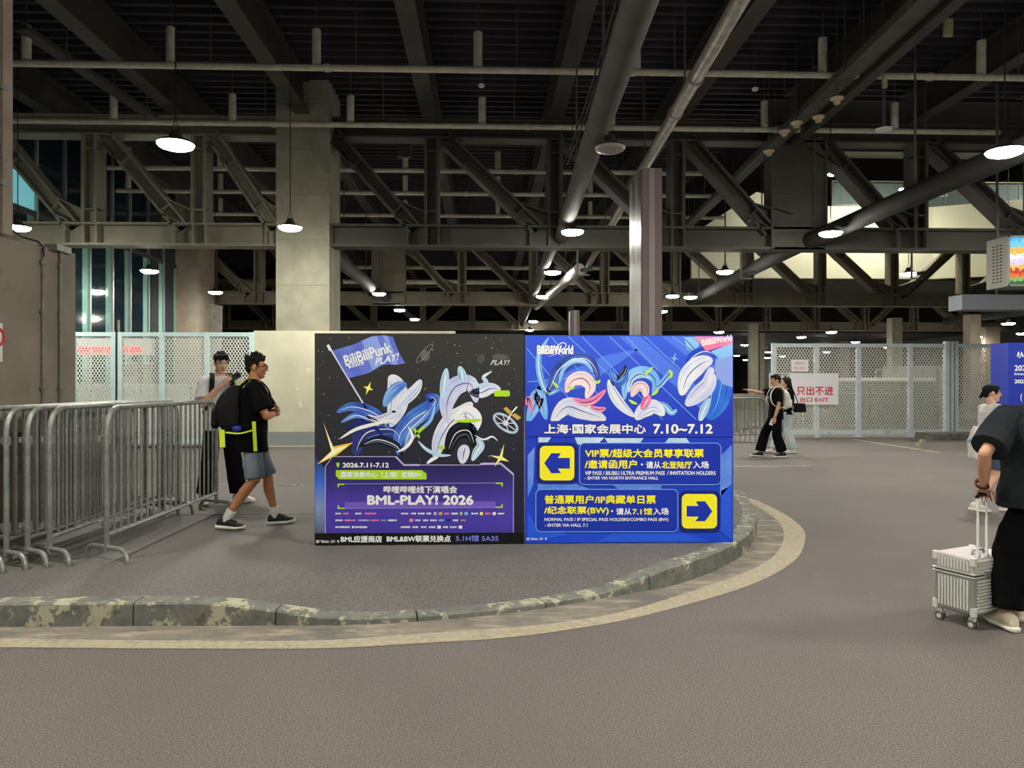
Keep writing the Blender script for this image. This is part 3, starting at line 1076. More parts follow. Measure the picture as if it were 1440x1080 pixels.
# left fence (four bays)
YF = 17.6
px_posts = [62, 104, 160, 228, 291, 354]
xs = [W(p, 500, YF).x for p in px_posts]
ztop = W(200, 467, YF).z
t = thing('mesh_fence', 'pale blue framed expanded mesh fence left of the cream wall', 'fence', ((xs[0] + xs[-1]) / 2, YF, 0))
for i, x in enumerate(xs):
    hw = 0.055
    MB().box(x - hw, x + hw, YF - 0.04, YF + 0.04, 0, ztop).build('post', M_fence, t)
    if i == 2:
        MB().box(x + 0.07, x + 0.10, YF - 0.05, YF - 0.02, 0, ztop + 0.05).build('cable', M_cable, t)
        MB().box(x + 0.10, x + 0.2, YF - 0.04, YF + 0.04, 0, ztop).build('post', M_fence, t)
for a, c in zip(xs, xs[1:]):
    MB().box(a + 0.05, c - 0.05, YF - 0.03, YF + 0.03, ztop - 0.1, ztop - 0.005).build('top_rail', M_fence, t)
    MB().box(a + 0.05, c - 0.05, YF - 0.03, YF + 0.03, 0.12, 0.2).build('bottom_rail', M_fence, t)
    mesh_panel(a + 0.05, c - 0.05, 0.2, ztop - 0.1, YF, 0.075, 0.020, M_wire, t)
q = W(167, 460, YF)
MB().tube((q.x, YF, ztop), (q.x, YF, ztop + 0.28), 0.03, 8).build('finial', M_galv, t)
# white hoarding behind it
h = thing('white_hoarding', 'waist-high white hoarding standing right behind the left mesh fence', 'hoarding', (xs[2], 18.5, 0))
hx = W(60, 500, 18.5).x
i = 0
while hx < W(350, 500, 18.5).x:
    MB().box(hx, hx + 1.18, 18.45, 18.55, 0, 1.53).build('panel', M_white, h)
    hx += 1.2

# right fence
YR = 20.6
pr = [1088, 1148, 1207, 1280, 1336, 1405, 1470]
xr = [W(p, 500, YR).x for p in pr]
zr = W(1200, 483, YR).z
t = thing('mesh_fence', 'grey blue framed expanded mesh fence behind the white EXIT sign', 'fence', ((xr[0] + xr[-1]) / 2, YR, 0))
for i, x in enumerate(xr):
    hw = 0.18 if i == 4 else 0.06
    MB().box(x - hw, x + hw, YR - (0.1 if i == 4 else 0.05), YR + 0.05, 0 if i != 4 else -0.0, zr + (0.06 if i == 4 else 0)).build('post', M_fence2, t)
    if i == 4:
        for dx in (-0.06, 0.06):
            MB().box(x + dx - 0.01, x + dx + 0.01, YR - 0.115, YR - 0.1, 0, zr + 0.06).build('seam', M_galv2, t)
for i, (a, c) in enumerate(zip(xr, xr[1:])):
    a_ = a + (0.18 if i == 4 else 0.06)
    c_ = c - (0.18 if i == 3 else 0.06)
    MB().box(a_, c_, YR - 0.04, YR + 0.04, zr - 0.11, zr - 0.005).build('top_rail', M_fence2, t)
    MB().box(a_, c_, YR - 0.04, YR + 0.04, 0.08, 0.2).build('bottom_rail', M_fence2, t)
    mesh_panel(a_, c_, 0.2, zr - 0.11, YR, 0.085, 0.020, M_wire2, t)

# ------------------------------------------------------------------ text helper
FONTS = {}


def text_mesh(s, extr=0.0):
    if s in FONTS:
        return FONTS[s]
    c = bpy.data.curves.new('t', 'FONT')
    c.body = s
    c.size = 1
    c.resolution_u = 3
    o = bpy.data.objects.new('t', c)
    COL.objects.link(o)
    dg = bpy.context.evaluated_depsgraph_get()
    dg.update()
    me = bpy.data.meshes.new_from_object(o.evaluated_get(dg))
    vs = [Vector((v.co.x, v.co.y)) for v in me.vertices]
    fs = [tuple(p.vertices) for p in me.polygons]
    bpy.data.objects.remove(o)
    bpy.data.curves.remove(c)
    bpy.data.meshes.remove(me)
    x0, x1 = min(v.x for v in vs), max(v.x for v in vs)
    y0, y1 = min(v.y for v in vs), max(v.y for v in vs)
    r = ([((v.x - x0) / (x1 - x0), (v.y - y0) / (y1 - y0)) for v in vs], fs)
    FONTS[s] = r
    return r


class Board:
    """flat print on a vertical plane y = Y, drawn in the photograph's measurements"""
    def __init__(s, parent, Y):
        s.p, s.Y = parent, Y

    def P(s, px, py, layer):
        q = W(px, py, s.Y)
        q.y = s.Y - 0.0007 * layer
        return q

    def poly(s, name, pts, m, layer):
        b_ = MB().add([s.P(x, y, layer) for x, y in pts], [tuple(range(len(pts)))])
        return b_.build(name, m, s.p)

    def polys(s, name, lst, m, layer):
        if name not in ('tiny_stars', 'sponsor_mark', 'logo'):
            return [s.poly(name, pts, m, layer) for pts in lst]
        b_ = MB()
        for pts in lst:
            b_.add([s.P(x, y, layer) for x, y in pts], [tuple(range(len(pts)))])
        return b_.build(name, m, s.p)

    def line(s, name, pts, wpx, m, layer, closed=False, taper=False):
        pts = [Vector(p) for p in pts]
        N = len(pts)
        L, R = [], []
        for i, p in enumerate(pts):
            a = pts[i - 1] if (i or closed) else p
            c = pts[(i + 1) % N] if (i < N - 1 or closed) else p
            t = (c - a).normalized()
            wd = wpx[i] if isinstance(wpx, (list, tuple)) else wpx
            if taper:
                wd *= sin(pi * (i + 0.35) / (N - 0.3)) ** 0.7
            nrm_ = Vector((-t.y, t.x)) * wd / 2
            L.append(p + nrm_)
            R.append(p - nrm_)
        vs = [s.P(*q, layer) for q in L] + [s.P(*q, layer) for q in R]
        fs = [(i, (i + 1) % N, N + (i + 1) % N, N + i) for i in range(N if closed else N - 1)]
        return MB().add(vs, fs).build(name, m, s.p)

    def rrect(s, x0, y0, x1, y1, r, n_=5):
        pts = []
        for cx, cy, a0 in ((x1 - r, y0 + r, -90), (x1 - r, y1 - r, 0), (x0 + r, y1 - r, 90), (x0 + r, y0 + r, 180)):
            for k in range(n_ + 1):
                a = radians(a0 + 90 * k / n_)
                pts.append((cx + r * cos(a), cy + r * sin(a)))
        return pts

    def text(s, txt, x0, x1, y0, y1, m, layer, bold=0.0, rot=0.0, name='lettering', shear=0.0):
        vs, fs = text_mesh(txt)
        b_ = MB()
        sh = [(0, 0)] if not bold else [(0, 0), (bold, 0), (-bold, 0), (0, bold), (0, -bold)]
        cx, cy = (x0 + x1) / 2, (y0 + y1) / 2
        ca, sa = cos(radians(rot)), sin(radians(rot))
        for k, (dx, dy) in enumerate(sh):
            pts = []
            for u, v in vs:
                X = x0 + bold + u * (x1 - x0 - 2 * bold) + dx + (v - 0.5) * shear
                Y_ = y1 - bold - v * (y1 - y0 - 2 * bold) + dy
                X, Y_ = X - cx, Y_ - cy
                pts.append(s.P(cx + X * ca + Y_ * sa, cy - X * sa + Y_ * ca, layer + k * 0.12))
            b_.add(pts, fs)
        return b_.build(name, m, s.p)

    def star(s, cx, cy, R, r, m, layer, rot=0, name='star'):
        pts = []
        for k in range(8):
            a = radians(rot + k * 45)
            rr = R if k % 2 == 0 else r
            if k % 4 == 2:
                rr = R * 0.75
            pts.append((cx + rr * sin(a), cy - rr * cos(a)))
        return s.poly(name, pts, m, layer)


def pm(name, rgb, rgb2=None, scale=4, **k):
    return mat('print_' + name, rgb, 0.45, 0, rgb2, scale=scale, spec=0.3, **k)


def grad_mat(name, stops, axis='Z', lo=0, hi=1, rough=0.45):
    m = bpy.data.materials.new(name)
    m.use_nodes = True
    nt = m.node_tree
    g = nt.nodes.new('ShaderNodeNewGeometry')
    sp = nt.nodes.new('ShaderNodeSeparateXYZ')
    nt.links.new(g.outputs['Position'], sp.inputs[0])
    mr = nt.nodes.new('ShaderNodeMapRange')
    mr.inputs['From Min'].default_value = lo
    mr.inputs['From Max'].default_value = hi
    nt.links.new(sp.outputs[axis], mr.inputs['Value'])
    n_ = nt.nodes.new('ShaderNodeTexNoise')
    n_.inputs['Scale'].default_value = 1.6
    n_.inputs['Detail'].default_value = 3
    tc = nt.nodes.new('ShaderNodeTexCoord')
    nt.links.new(tc.outputs['Object'], n_.inputs['Vector'])
    ad = nt.nodes.new('ShaderNodeMath')
    ad.operation = 'MULTIPLY_ADD'
    ad.inputs[1].default_value = 0.5
    nt.links.new(n_.outputs['Fac'], ad.inputs[0])
    sb = nt.nodes.new('ShaderNodeMath')
    sb.operation = 'SUBTRACT'
    sb.inputs[1].default_value = 0.25
    nt.links.new(mr.outputs['Result'], ad.inputs[2])
    nt.links.new(ad.outputs[0], sb.inputs[0])
    cr = nt.nodes.new('ShaderNodeValToRGB')
    el = cr.color_ramp.elements
    el[0].position, el[0].color = stops[0][0], lin(stops[0][1])
    el[1].position, el[1].color = stops[-1][0], lin(stops[-1][1])
    for p_, c_ in stops[1:-1]:
        e = el.new(p_)
        e.color = lin(c_)
    nt.links.new(sb.outputs[0], cr.inputs['Fac'])
    bs = nt.nodes['Principled BSDF']
    nt.links.new(cr.outputs['Color'], bs.inputs['Base Color'])
    bs.inputs['Roughness'].default_value = rough
    bs.inputs['Specular IOR Level'].default_value = 0.3
    MATS[name] = m
    return m


C_white = pm('white', (240, 240, 244))
C_yellow = pm('yellow', (252, 240, 40))
C_lime = pm('lime', (176, 222, 40))
C_lilac = pm('lilac', (196, 180, 236))
C_blue = pm('royal', (24, 52, 178))
C_navy = pm('navy', (20, 34, 128))
C_edge = pm('edge_blue', (120, 170, 246))
C_sky = pm('sky', (110, 176, 246), (150, 200, 252), 3)
C_hair = pm('deep_blue', (44, 72, 190), (80, 140, 226), 5)
C_hair2 = pm('mid_blue', (66, 110, 214), (120, 176, 240), 5)
C_pale = pm('pale', (206, 212, 240), (234, 236, 248), 5)
C_pale2 = pm('pale_cyan', (164, 206, 240), (214, 232, 250), 5)
C_pink = pm('pink', (238, 96, 150), (250, 150, 190), 4)
C_gold = pm('gold', (206, 166, 88))
C_black = pm('black', (14, 14, 18))
C_ray = pm('ray', (130, 176, 250))
C_peri = pm('periwinkle', (88, 104, 212), (112, 132, 228), 6)
C_peril = pm('periwinkle_light', (140, 164, 238))

# ------------------------------------------------------------------ left poster board
YB = G(590, 766, 0.15).y
bx0, bx1 = W(442.5, 600, YB).x, W(737.5, 600, YB).x
ztb = W(590, 469, YB).z
A = thing('poster_board', 'black and purple space-themed concert poster board, left of the two boards', 'poster board', ((bx0 + bx1) / 2, YB, 0.15))
MB().box(bx0, bx1 - 0.004, YB, YB + 0.06, 0.155, ztb).build('panel', M_black, A)
for sx in (bx0 + 0.3, bx1 - 0.35):
    MB().beam((sx, YB + 0.06, 1.5), (sx, YB + 0.85, 0.17), 0.04, 0.04, (1, 0, 0)).beam((sx, YB + 0.05, 0.17), (sx, YB + 0.87, 0.17), 0.04, 0.04, (1, 0, 0)).build('support_leg', M_galv2, A)
B = Board(A, YB)
gm1 = grad_mat('print_space', [(0.0, (26, 26, 52)), (0.3, (36, 36, 56)), (0.6, (44, 44, 50)), (1.0, (50, 50, 48))], 'Z', 0.25, 1.95)
B.poly('printed_sheet', [(443, 470), (737, 471), (737, 763), (443, 765)], gm1, 1)
gm1b = grad_mat('print_glow', [(0.0, (70, 74, 100)), (0.35, (130, 150, 200)), (0.62, (60, 110, 220)), (1.0, (34, 34, 60))], 'Z', 0.2, 0.95)
B.poly('blue_glow', [(443, 640), (447, 645), (457, 660), (457, 750), (443, 750)], gm1b, 2)
# stars
rs = random.Random(3)
lst = []
for k in range(150):
    x, y_ = rs.uniform(446, 734), rs.uniform(474, 650)
    r_ = rs.choice([0.25, 0.3, 0.35, 0.5, 0.7]) 
    lst.append([(x - r_, y_), (x, y_ - r_), (x + r_, y_), (x, y_ + r_)])
B.polys('tiny_stars', lst, C_white, 2)['kind'] = 'stuff'
# planet with ring
pts = [(598 + 7 * cos(a * pi / 12), 500 + 8 * sin(a * pi / 12)) for a in range(24)]
B.poly('planet', pts, pm('planet', (66, 66, 66), (104, 104, 104), 6), 3)
rp = [(597 + 17 * cos(a * pi / 14) * cos(-.85) - 4 * sin(a * pi / 14) * sin(-.85), 497 + 17 * cos(a * pi / 14) * sin(-.85) + 4 * sin(a * pi / 14) * cos(-.85)) for a in range(28)]
B.line('planet_ring', rp, 0.5, pm('ringgrey', (170, 170, 160)), 4, closed=True)
# flag
flag = [(468, 493), (480, 489.5), (492, 486), (501, 483), (509, 479), (523, 473), (538, 471.5), (552.5, 473.5), (559, 491), (564, 501), (570, 511), (557, 513), (546, 512.5), (536, 514), (528, 519), (521, 523.5), (511, 527), (502, 529), (490, 532)]
B.line('flag_pole', [(462, 486), (490, 533), (516, 576)], 2.2, C_pale, 3)
B.line('flag_pole_tip', [(461, 485), (465, 493)], 4, C_white, 4)
B.poly('flag', flag, C_peri, 5)
B.poly('flag_fold', [(509, 479), (523, 473), (530, 472.3), (537, 490), (536, 514), (528, 519), (524, 521), (516, 502)], C_peril, 6)
B.poly('flag_fold', [(538, 471.5), (545, 472.3), (552, 490), (560, 512.5), (550, 512.6), (546, 492)], C_peril, 6)
B.text('BiliBiliPunk', 483, 551, 490, 506, C_white, 7, 0.5, rot=17)
B.text('PLAY!', 528, 561, 500, 510, C_white, 7, 0.3, rot=14, shear=4)
B.polys('lettering_bar', [[(490, 514.5), (511, 508.5), (512, 512.5), (491, 518.5)]], C_white, 7)
B.text('2026', 492, 510, 511.5, 515.5, C_peri, 8, 0.1, rot=16)
B.star(518, 546, 10, 2.6, C_yellow, 5, 20)
B.star(519, 545.5, 6, 1.6, pm('pale_yellow', (255, 246, 170)), 6, 20)
# abstract flowing ribbons in the poster's blues and whites
def ribbon(bd, pts, wd, m, layer, name='painted_ribbon'):
    c = crom([Vector(p) for p in pts], 6)
    o = bd.line(name, [(p.x, p.y) for p in c], wd, m, layer, taper=True)
    if wd >= 8:
        N = len(c)
        for j, f_ in enumerate((-0.30, 0.02, 0.28)):
            q = []
            for i in range(2, N - 2):
                t = (c[i + 1] - c[i - 1]).normalized()
                k = wd * f_ * sin(pi * i / (N - 1)) ** 0.7
                q.append((c[i].x - t.y * k, c[i].y + t.x * k))
            if len(q) > 3:
                bd.line('painted_strand', q, (0.7, 1.3, 0.6)[j], (C_navy, C_white, C_ray)[(j + int(wd)) % 3], layer + 0.5, taper=True)
    return o


ribbon(B, [(474, 580), (492, 572), (515, 576), (534, 586), (548, 604)], 15, C_hair, 3)
ribbon(B, [(480, 594), (500, 584), (520, 590), (545, 600)], 9, C_hair2, 4)
ribbon(B, [(486, 606), (505, 592), (526, 600), (540, 616)], 7, C_navy, 4)
ribbon(B, [(560, 640), (562, 612), (580, 590), (604, 574), (612, 562), (598, 556)], 24, C_hair, 3)
ribbon(B, [(568, 636), (576, 606), (592, 590), (610, 570)], 9, C_hair2, 4)
ribbon(B, [(572, 626), (590, 606), (606, 590), (612, 568)], 5, C_sky, 5)
ribbon(B, [(548, 600), (556, 580), (560, 560), (556, 540), (548, 528)], 30, C_pale, 3)
ribbon(B, [(540, 572), (548, 556), (560, 544), (572, 540)], 16, C_hair2, 5)
ribbon(B, [(552, 580), (570, 562), (584, 548), (592, 534)], 16, C_pale, 4)
ribbon(B, [(516, 584), (530, 592), (548, 586), (556, 578)], 15, C_pale, 4)
ribbon(B, [(478, 617), (500, 604), (528, 596), (556, 590)], 5, C_white, 5)
ribbon(B, [(500, 640), (506, 620), (520, 606), (552, 604), (566, 622)], 30, pm('ink', (34, 40, 104), (54, 64, 150), 5), 2.6)
ribbon(B, [(505, 628), (530, 618), (556, 626), (566, 640)], 12, C_black, 5)
ribbon(B, [(558, 636), (572, 628), (580, 614), (574, 600)], 5, C_white, 6)
ribbon(B, [(612, 646), (618, 620), (632, 596), (650, 580), (664, 566)], 26, C_pale, 3)
ribbon(B, [(630, 596), (628, 568), (640, 544), (662, 540), (670, 566)], 26, pm('lavender', (186, 190, 236), (214, 216, 246), 5), 4)
ribbon(B, [(622, 560), (625, 540), (628, 518)], 12, C_pale2, 5)
ribbon(B, [(650, 538), (650, 528), (646, 515)], 12, C_pale2, 5)
ribbon(B, [(660, 552), (676, 552), (690, 546), (704, 548)], 17, C_pale, 4)
ribbon(B, [(662, 536), (674, 542), (684, 538), (680, 530), (692, 522)], 6, C_pale2, 5)
ribbon(B, [(640, 590), (655, 580), (668, 590), (664, 610)], 22, C_white, 5)
ribbon(B, [(628, 640), (640, 610), (660, 606), (668, 630)], 24, C_black, 5)
ribbon(B, [(650, 652), (652, 636), (656, 626)], 17, C_pale, 6)
ribbon(B, [(664, 648), (670, 636), (676, 626), (670, 616)], 12, C_pale2, 6)
ribbon(B, [(588, 620), (600, 632), (618, 640), (634, 640)], 5, C_pale2, 6)
ribbon(B, [(600, 652), (608, 646), (616, 642)], 5, C_white, 6)
ribbon(B, [(668, 612), (680, 618), (692, 614), (700, 620)], 2.5, C_white, 6)
for q in ([(584, 612), (592, 604), (598, 600)], [(640, 592), (660, 592), (678, 590)], [(582, 602), (590, 616)], [(616, 628), (626, 630)]):
    ribbon(B, q, 4.5, C_lime, 7)
B.poly('lime_tube', B.rrect(695, 549, 717, 557.5, 2), C_lime, 6)
B.line('lime_tube_end', [(717, 549.5), (718.5, 553.3), (717, 557.2)], 1.6, C_navy, 7)
# space station wheel
wheel = [(711 + 19 * cos(a * pi / 16) * cos(.62) - 9 * sin(a * pi / 16) * sin(.62), 595 + 19 * cos(a * pi / 16) * sin(.62) + 9 * sin(a * pi / 16) * cos(.62)) for a in range(32)]
B.line('station_wheel', wheel, 3.4, pm('steelblue', (150, 176, 206), (200, 216, 236), 9), 4, closed=True)
for a in (0, 5, 11, 16, 21, 27):
    B.line('station_spoke', [(711, 595), tuple(wheel[a])], 1.2, C_pale, 5)
B.polys('station_panel', [[(708, 575), (712, 572), (721, 580), (717, 584)], [(719, 584), (724, 581), (733, 587), (728, 591)]], C_gold, 6)
B.line('station_arm', [(711, 595), (720, 580), (727, 572)], 2, C_white, 5)
B.poly('station_hub', [(711 + 4 * cos(a), 595 + 4 * sin(a)) for a in [k * pi / 5 for k in range(10)]], C_pale, 7)
B.text('PLAY!', 691, 716, 506, 513.5, pm('dimwhite', (190, 190, 190)), 4, 0.3, shear=3)
B.poly('smudge', [(692, 500), (700, 497), (712, 499), (717, 504), (706, 506), (694, 505)], pm('smudge', (84, 84, 82)), 3)
B.poly('smudge', [(672, 499), (681, 498), (682, 507), (676, 512), (672, 508)], pm('smudge2', (74, 74, 74)), 3)
# big sparkles
B.poly('sparkle', [(455, 593), (468, 628), (497, 622), (474, 640), (446, 653), (466, 634)], pm('spark', (246, 206, 60)), 12)
B.poly('sparkle', [(457, 600), (470, 631), (490, 626), (472, 638), (450, 651), (467, 634)], pm('spark2', (255, 252, 214)), 13)
B.poly('sparkle', [(709, 624), (706.5, 642), (716, 649), (704, 647), (695, 656), (700.5, 645), (688, 640), (702.5, 641.5)], pm('spark3', (250, 240, 150)), 13)
# purple info panel
gm2 = grad_mat('print_purple', [(0.0, (70, 58, 170)), (0.35, (80, 62, 176)), (0.6, (58, 48, 134)), (1.0, (34, 30, 78))], 'Z', 0.25, 0.9)
panel = [(457.7, 749.6), (457.7, 656), (468, 642), (556.7, 642), (568, 653.8), (675, 653.8), (679, 651), (704.6, 651), (722, 667), (722, 749)]
B.poly('info_panel', panel, gm2, 8)
B.line('panel_outline', panel, 1.0, C_lilac, 9)
B.line('panel_outline', [(556.7, 642), (568, 653.8), (590, 653.8)], 2.4, C_lilac, 10)
B.line('panel_outline', [(675, 652.5), (704.6, 652), (722, 667)], 2.6, C_lilac, 10)
B.poly('location_pin', [(475.5 + 2.4 * sin(a), 652.5 - 2.4 * cos(a)) for a in [-2.2 + k * 4.4 / 8 for k in range(9)]] + [(475.5, 658)], C_lime, 10)
B.poly('pin_dot', [(475.5 + 0.9 * sin(k), 652.3 - 0.9 * cos(k)) for k in range(6)], C_navy, 11)
B.text('2026.7.11-7.12', 482, 547, 650.5, 657.3, C_white, 10, 0.35)
B.poly('lime_tag', [(472.5, 661), (593, 661), (600, 666), (600, 674), (477, 674), (472.5, 669)], C_lime, 10)
B.text('国家会展中心（上海）虹馆EH', 480, 592, 663, 671.5, C_white, 11, 0.28)
mc = [[(475, 680), (484.5, 680), (484.5, 681.8), (477, 681.8), (477, 685), (475, 685)], [(697, 678.5), (707, 678.5), (707, 684), (705, 684), (705, 680.3), (697, 680.3)],
      [(475, 710.5), (477, 710.5), (477, 713.8), (485, 713.8), (485, 715.5), (475, 715.5)], [(705, 709), (707, 709), (707, 714), (697, 714), (697, 712.2), (705, 712.2)]]
B.polys('corner_mark', mc, C_lime, 11)
B.line('thin_rule', [(485, 680.3), (697, 679)], 0.5, C_lilac, 10)
B.line('thin_rule', [(485, 714.8), (697, 713.4)], 0.5, C_lilac, 10)
gm3 = pm('violet', (118, 92, 206))
B.poly('violet_band', [(485, 706), (697, 705), (697, 713), (485, 714.4)], gm3, 9)
B.text('哔哩哔哩线下演唱会', 539.5, 643, 683, 693.5, C_white, 11, 0.3)
B.text('BML-PLAY! 2026', 516.5, 666, 696, 710, C_white, 11, 0.9)
# rows of small sponsor marks (unreadable in the photograph: plain chips)
rows = [(722, [(472, 480, C_white), (483, 491, C_pink), (500, 509, C_white), (513, 529, C_pink), (564, 575, C_white), (578, 585, C_white), (588, 597, C_white), (600, 607, C_white), (610, 614, C_lilac), (617, 622, C_gold), (625, 632, C_pink), (635, 644, C_white), (647, 650, C_lime), (653, 658, C_sky), (663, 672, C_white), (675, 679, C_yellow), (682, 691, C_pink), (693, 697, C_white), (700, 709, C_white)]),
        (731.5, [(472, 483, C_white), (485, 501, C_pink), (504, 520, C_lilac), (522, 533, C_pink), (536, 543, C_sky), (546, 558, C_white), (576, 581, C_pink), (584, 592, C_white), (595, 602, C_white), (605, 614, C_white), (617, 625, C_sky), (628, 633, C_navy), (637, 645, C_white), (648, 655, C_gold)]),
        (741, [(472, 492, C_white), (495, 517, C_white), (564, 577, C_white), (580, 588, C_white), (592, 600, C_white), (603, 612, C_white), (615, 620, C_white), (623, 630, C_white), (633, 642, C_white), (645, 650, C_white)])]
for ry, items in rows:
    for x0, x1, m in items:
        h = 2.1 if (x1 - x0) < 6 else 1.3
        seg = []
        if (x1 - x0) < 6:
            seg.append([(x0, ry - h), (x1, ry - h), (x1, ry + h), (x0, ry + h)])
        else:
            x = x0
            while x < x1 - 0.5:
                ww = rs.uniform(0.9, 2.0)
                hh = h * rs.uniform(0.7, 1.1)
                seg.append([(x, ry - hh), (min(x + ww, x1), ry - hh), (min(x + ww, x1), ry + hh), (x, ry + hh)])
                x += ww + 0.45
        B.polys('sponsor_mark', seg, m, 10)
B.poly('bottom_band', [(443, 750), (737, 748.5), (737, 763.5), (443, 765.5)], C_black, 14)
B.text('国广审2026（沪）号', 445, 477.5, 759, 763.3, C_white, 15, 0.1)
B.text('BML应援商店', 479.5, 537.5, 752.8, 762.6, C_white, 15, 0.35)
B.text('BML&BW联票兑换点', 544, 634, 752.4, 762, C_white, 15, 0.35)
B.text('5.1H馆 5A35', 641, 701, 752, 761, pm('soft_blue', (120, 132, 240)), 15, 0.25)

# ------------------------------------------------------------------ right poster board
cx0, cx1_ = W(738.5, 600, YB).x, W(1031, 600, YB).x
A2 = thing('poster_board', 'bright blue direction poster board with two yellow arrow tiles, right of the two boards', 'poster board', ((cx0 + cx1_) / 2, YB, 0.15))
zt2 = W(885, 471.5, YB).z
MB().box(cx0, cx1_, YB, YB + 0.06, 0.155, zt2).build('panel', mat('board_blue_edge', (30, 60, 170), 0.5), A2)
for sx in (cx0 + 0.3, cx1_ - 0.35):
    MB().beam((sx, YB + 0.06, 1.5), (sx, YB + 0.85, 0.17), 0.04, 0.04, (1, 0, 0)).beam((sx, YB + 0.05, 0.17), (sx, YB + 0.87, 0.17), 0.04, 0.04, (1, 0, 0)).build('support_leg', M_galv2, A2)
R = Board(A2, YB)
gm4 = grad_mat('print_blue', [(0.0, (30, 74, 220)), (0.3, (30, 60, 196)), (0.6, (34, 62, 200)), (1.0, (56, 92, 226))], 'Z', 0.2, 1.95)
R.poly('printed_sheet', [(739, 472.5), (1030.5, 473), (1030.5, 763), (739, 763.5)], gm4, 1)
# light rays
rays = [((799, 473), (870, 540)), ((818, 473), (1000, 660)), ((857, 473), (1010, 620)), ((880, 473), (925, 520)), ((906, 473), (968, 530)), ((945, 473), (1010, 520)), ((775, 473), (845, 560)), ((741, 490), (800, 560)), ((960, 473), (985, 500)), ((742, 537), (838, 528))]
for (a, c) in rays:
    if c[1] > 590:
        tt = (590 - a[1]) / (c[1] - a[1])
        c = (a[0] + (c[0] - a[0]) * tt, 590)
    R.line('light_ray', [a, c], 1.0, C_ray, 3)
gl = pm('soft_beam', (78, 118, 236))
R.polys('soft_beam', [[(870, 473), (900, 473), (1000, 560), (985, 575)], [(930, 473), (975, 473), (1000, 500), (990, 520)], [(742, 560), (760, 540), (850, 500), (900, 490), (820, 545)]], gl, 2)
R.polys('soft_beam', [[(742, 473), (775, 473), (768, 520), (760, 556), (742, 530)]], pm('soft_beam2', (46, 84, 220)), 2)
# flowing ribbons (no figures)
ribbon(R, [(772, 474), (758, 500), (760, 530), (770, 552), (786, 548)], 9, C_sky, 4)
ribbon(R, [(768, 556), (776, 540), (784, 522), (800, 508), (822, 504), (836, 516), (842, 534)], 18, pm('inkblue', (30, 44, 120), (70, 100, 200), 6), 4)
ribbon(R, [(786, 540), (792, 520), (806, 508), (824, 510), (834, 524)], 7, C_sky, 5)
ribbon(R, [(790, 516), (808, 506), (826, 510)], 5, C_pale2, 6)
ribbon(R, [(796, 552), (804, 536), (820, 532), (830, 544), (824, 560)], 20, pm('blush', (240, 206, 214), (250, 226, 230), 5), 5)
ribbon(R, [(806, 560), (820, 566), (836, 562), (852, 548)], 11, C_pink, 7)
ribbon(R, [(830, 572), (842, 576), (852, 574)], 8, C_pink, 7)
ribbon(R, [(776, 594), (796, 572), (820, 578), (852, 590)], 26, C_pale, 5)
ribbon(R, [(742, 594), (752, 570), (758, 556), (768, 590)], 20, C_sky, 4)
ribbon(R, [(740, 570), (744, 560), (748, 580)], 8, C_pink, 5)
ribbon(R, [(878, 562), (880, 540), (892, 526), (910, 524), (922, 536), (918, 556)], 17, C_sky, 4)
ribbon(R, [(884, 552), (888, 534), (900, 526), (914, 532)], 8, C_pale2, 5)
ribbon(R, [(916, 534), (924, 544), (936, 532), (944, 522), (940, 526)], 8, C_sky, 5)
ribbon(R, [(888, 558), (896, 544), (906, 546), (908, 560)], 15, pm('blush', (240, 206, 214)), 6)
ribbon(R, [(902, 576), (908, 566), (914, 556)], 12, C_pink, 7)
ribbon(R, [(856, 534), (862, 552), (874, 570), (892, 586)], 15, C_pale, 5)
ribbon(R, [(858, 520), (866, 536), (876, 530), (880, 514)], 16, C_hair, 5)
ribbon(R, [(868, 532), (876, 524), (880, 514)], 8, C_black, 6)
ribbon(R, [(894, 590), (904, 578), (920, 572), (934, 584)], 22, C_pale, 6)
ribbon(R, [(920, 566), (934, 570), (944, 580), (952, 576)], 9, C_sky, 5)
for q in ([(776, 536), (782, 542), (784, 546)], [(798, 544), (804, 546), (808, 542)], [(834, 534), (840, 538), (844, 534)], [(906, 526), (912, 522), (918, 516)], [(916, 556), (922, 552), (926, 546)], [(940, 520), (944, 526), (942, 532)], [(884, 562), (890, 566), (896, 568)]):
    ribbon(R, q, 4, pm('limeleaf', (190, 226, 90)), 8)
R.poly('pale_drift', [(1006, 505), (1030, 500), (1030, 545), (1016, 540), (1004, 525)], C_peril, 5)
ribbon(R, [(996, 590), (1008, 566), (1014, 540), (1024, 520)], 34, pm('mid_royal', (40, 100, 220), (60, 130, 236), 5), 4)
ribbon(R, [(966, 520), (972, 504), (990, 494), (1010, 500)], 15, pm('cap_blue', (34, 76, 204)), 5)
ribbon(R, [(958, 556), (966, 530), (984, 512), (1002, 506)], 26, C_pale, 6)
ribbon(R, [(964, 570), (980, 556), (996, 540), (1000, 516)], 24, pm('lavender2', (196, 198, 240), (222, 224, 248), 5), 5)
ribbon(R, [(984, 592), (990, 576), (998, 560)], 12, C_pale2, 6)
R.poly('sky_patch', [(962, 474), (985, 474), (980, 498), (966, 492)], C_sky, 3)
R.poly('sky_patch', [(1000, 494), (1030, 482), (1030, 500), (1012, 506)], C_sky, 6)
R.poly('pink_flag', [(976, 473.2), (1030, 473.2), (1030, 483), (993, 494)], C_pink, 7)
R.text('BiliBiliWorld', 986, 1029, 474, 483, C_white, 8, 0.3, rot=10)
R.text('BiliBiliWorld', 755, 806, 485.5, 498.5, C_white, 9, 0.55)
ribbon(R, [(770, 502), (786, 496), (796, 486), (790, 482), (780, 492), (792, 502)], 1.2, C_white, 9)
R.star(948, 504, 9, 1.6, C_sky, 4, 10, 'sparkle')
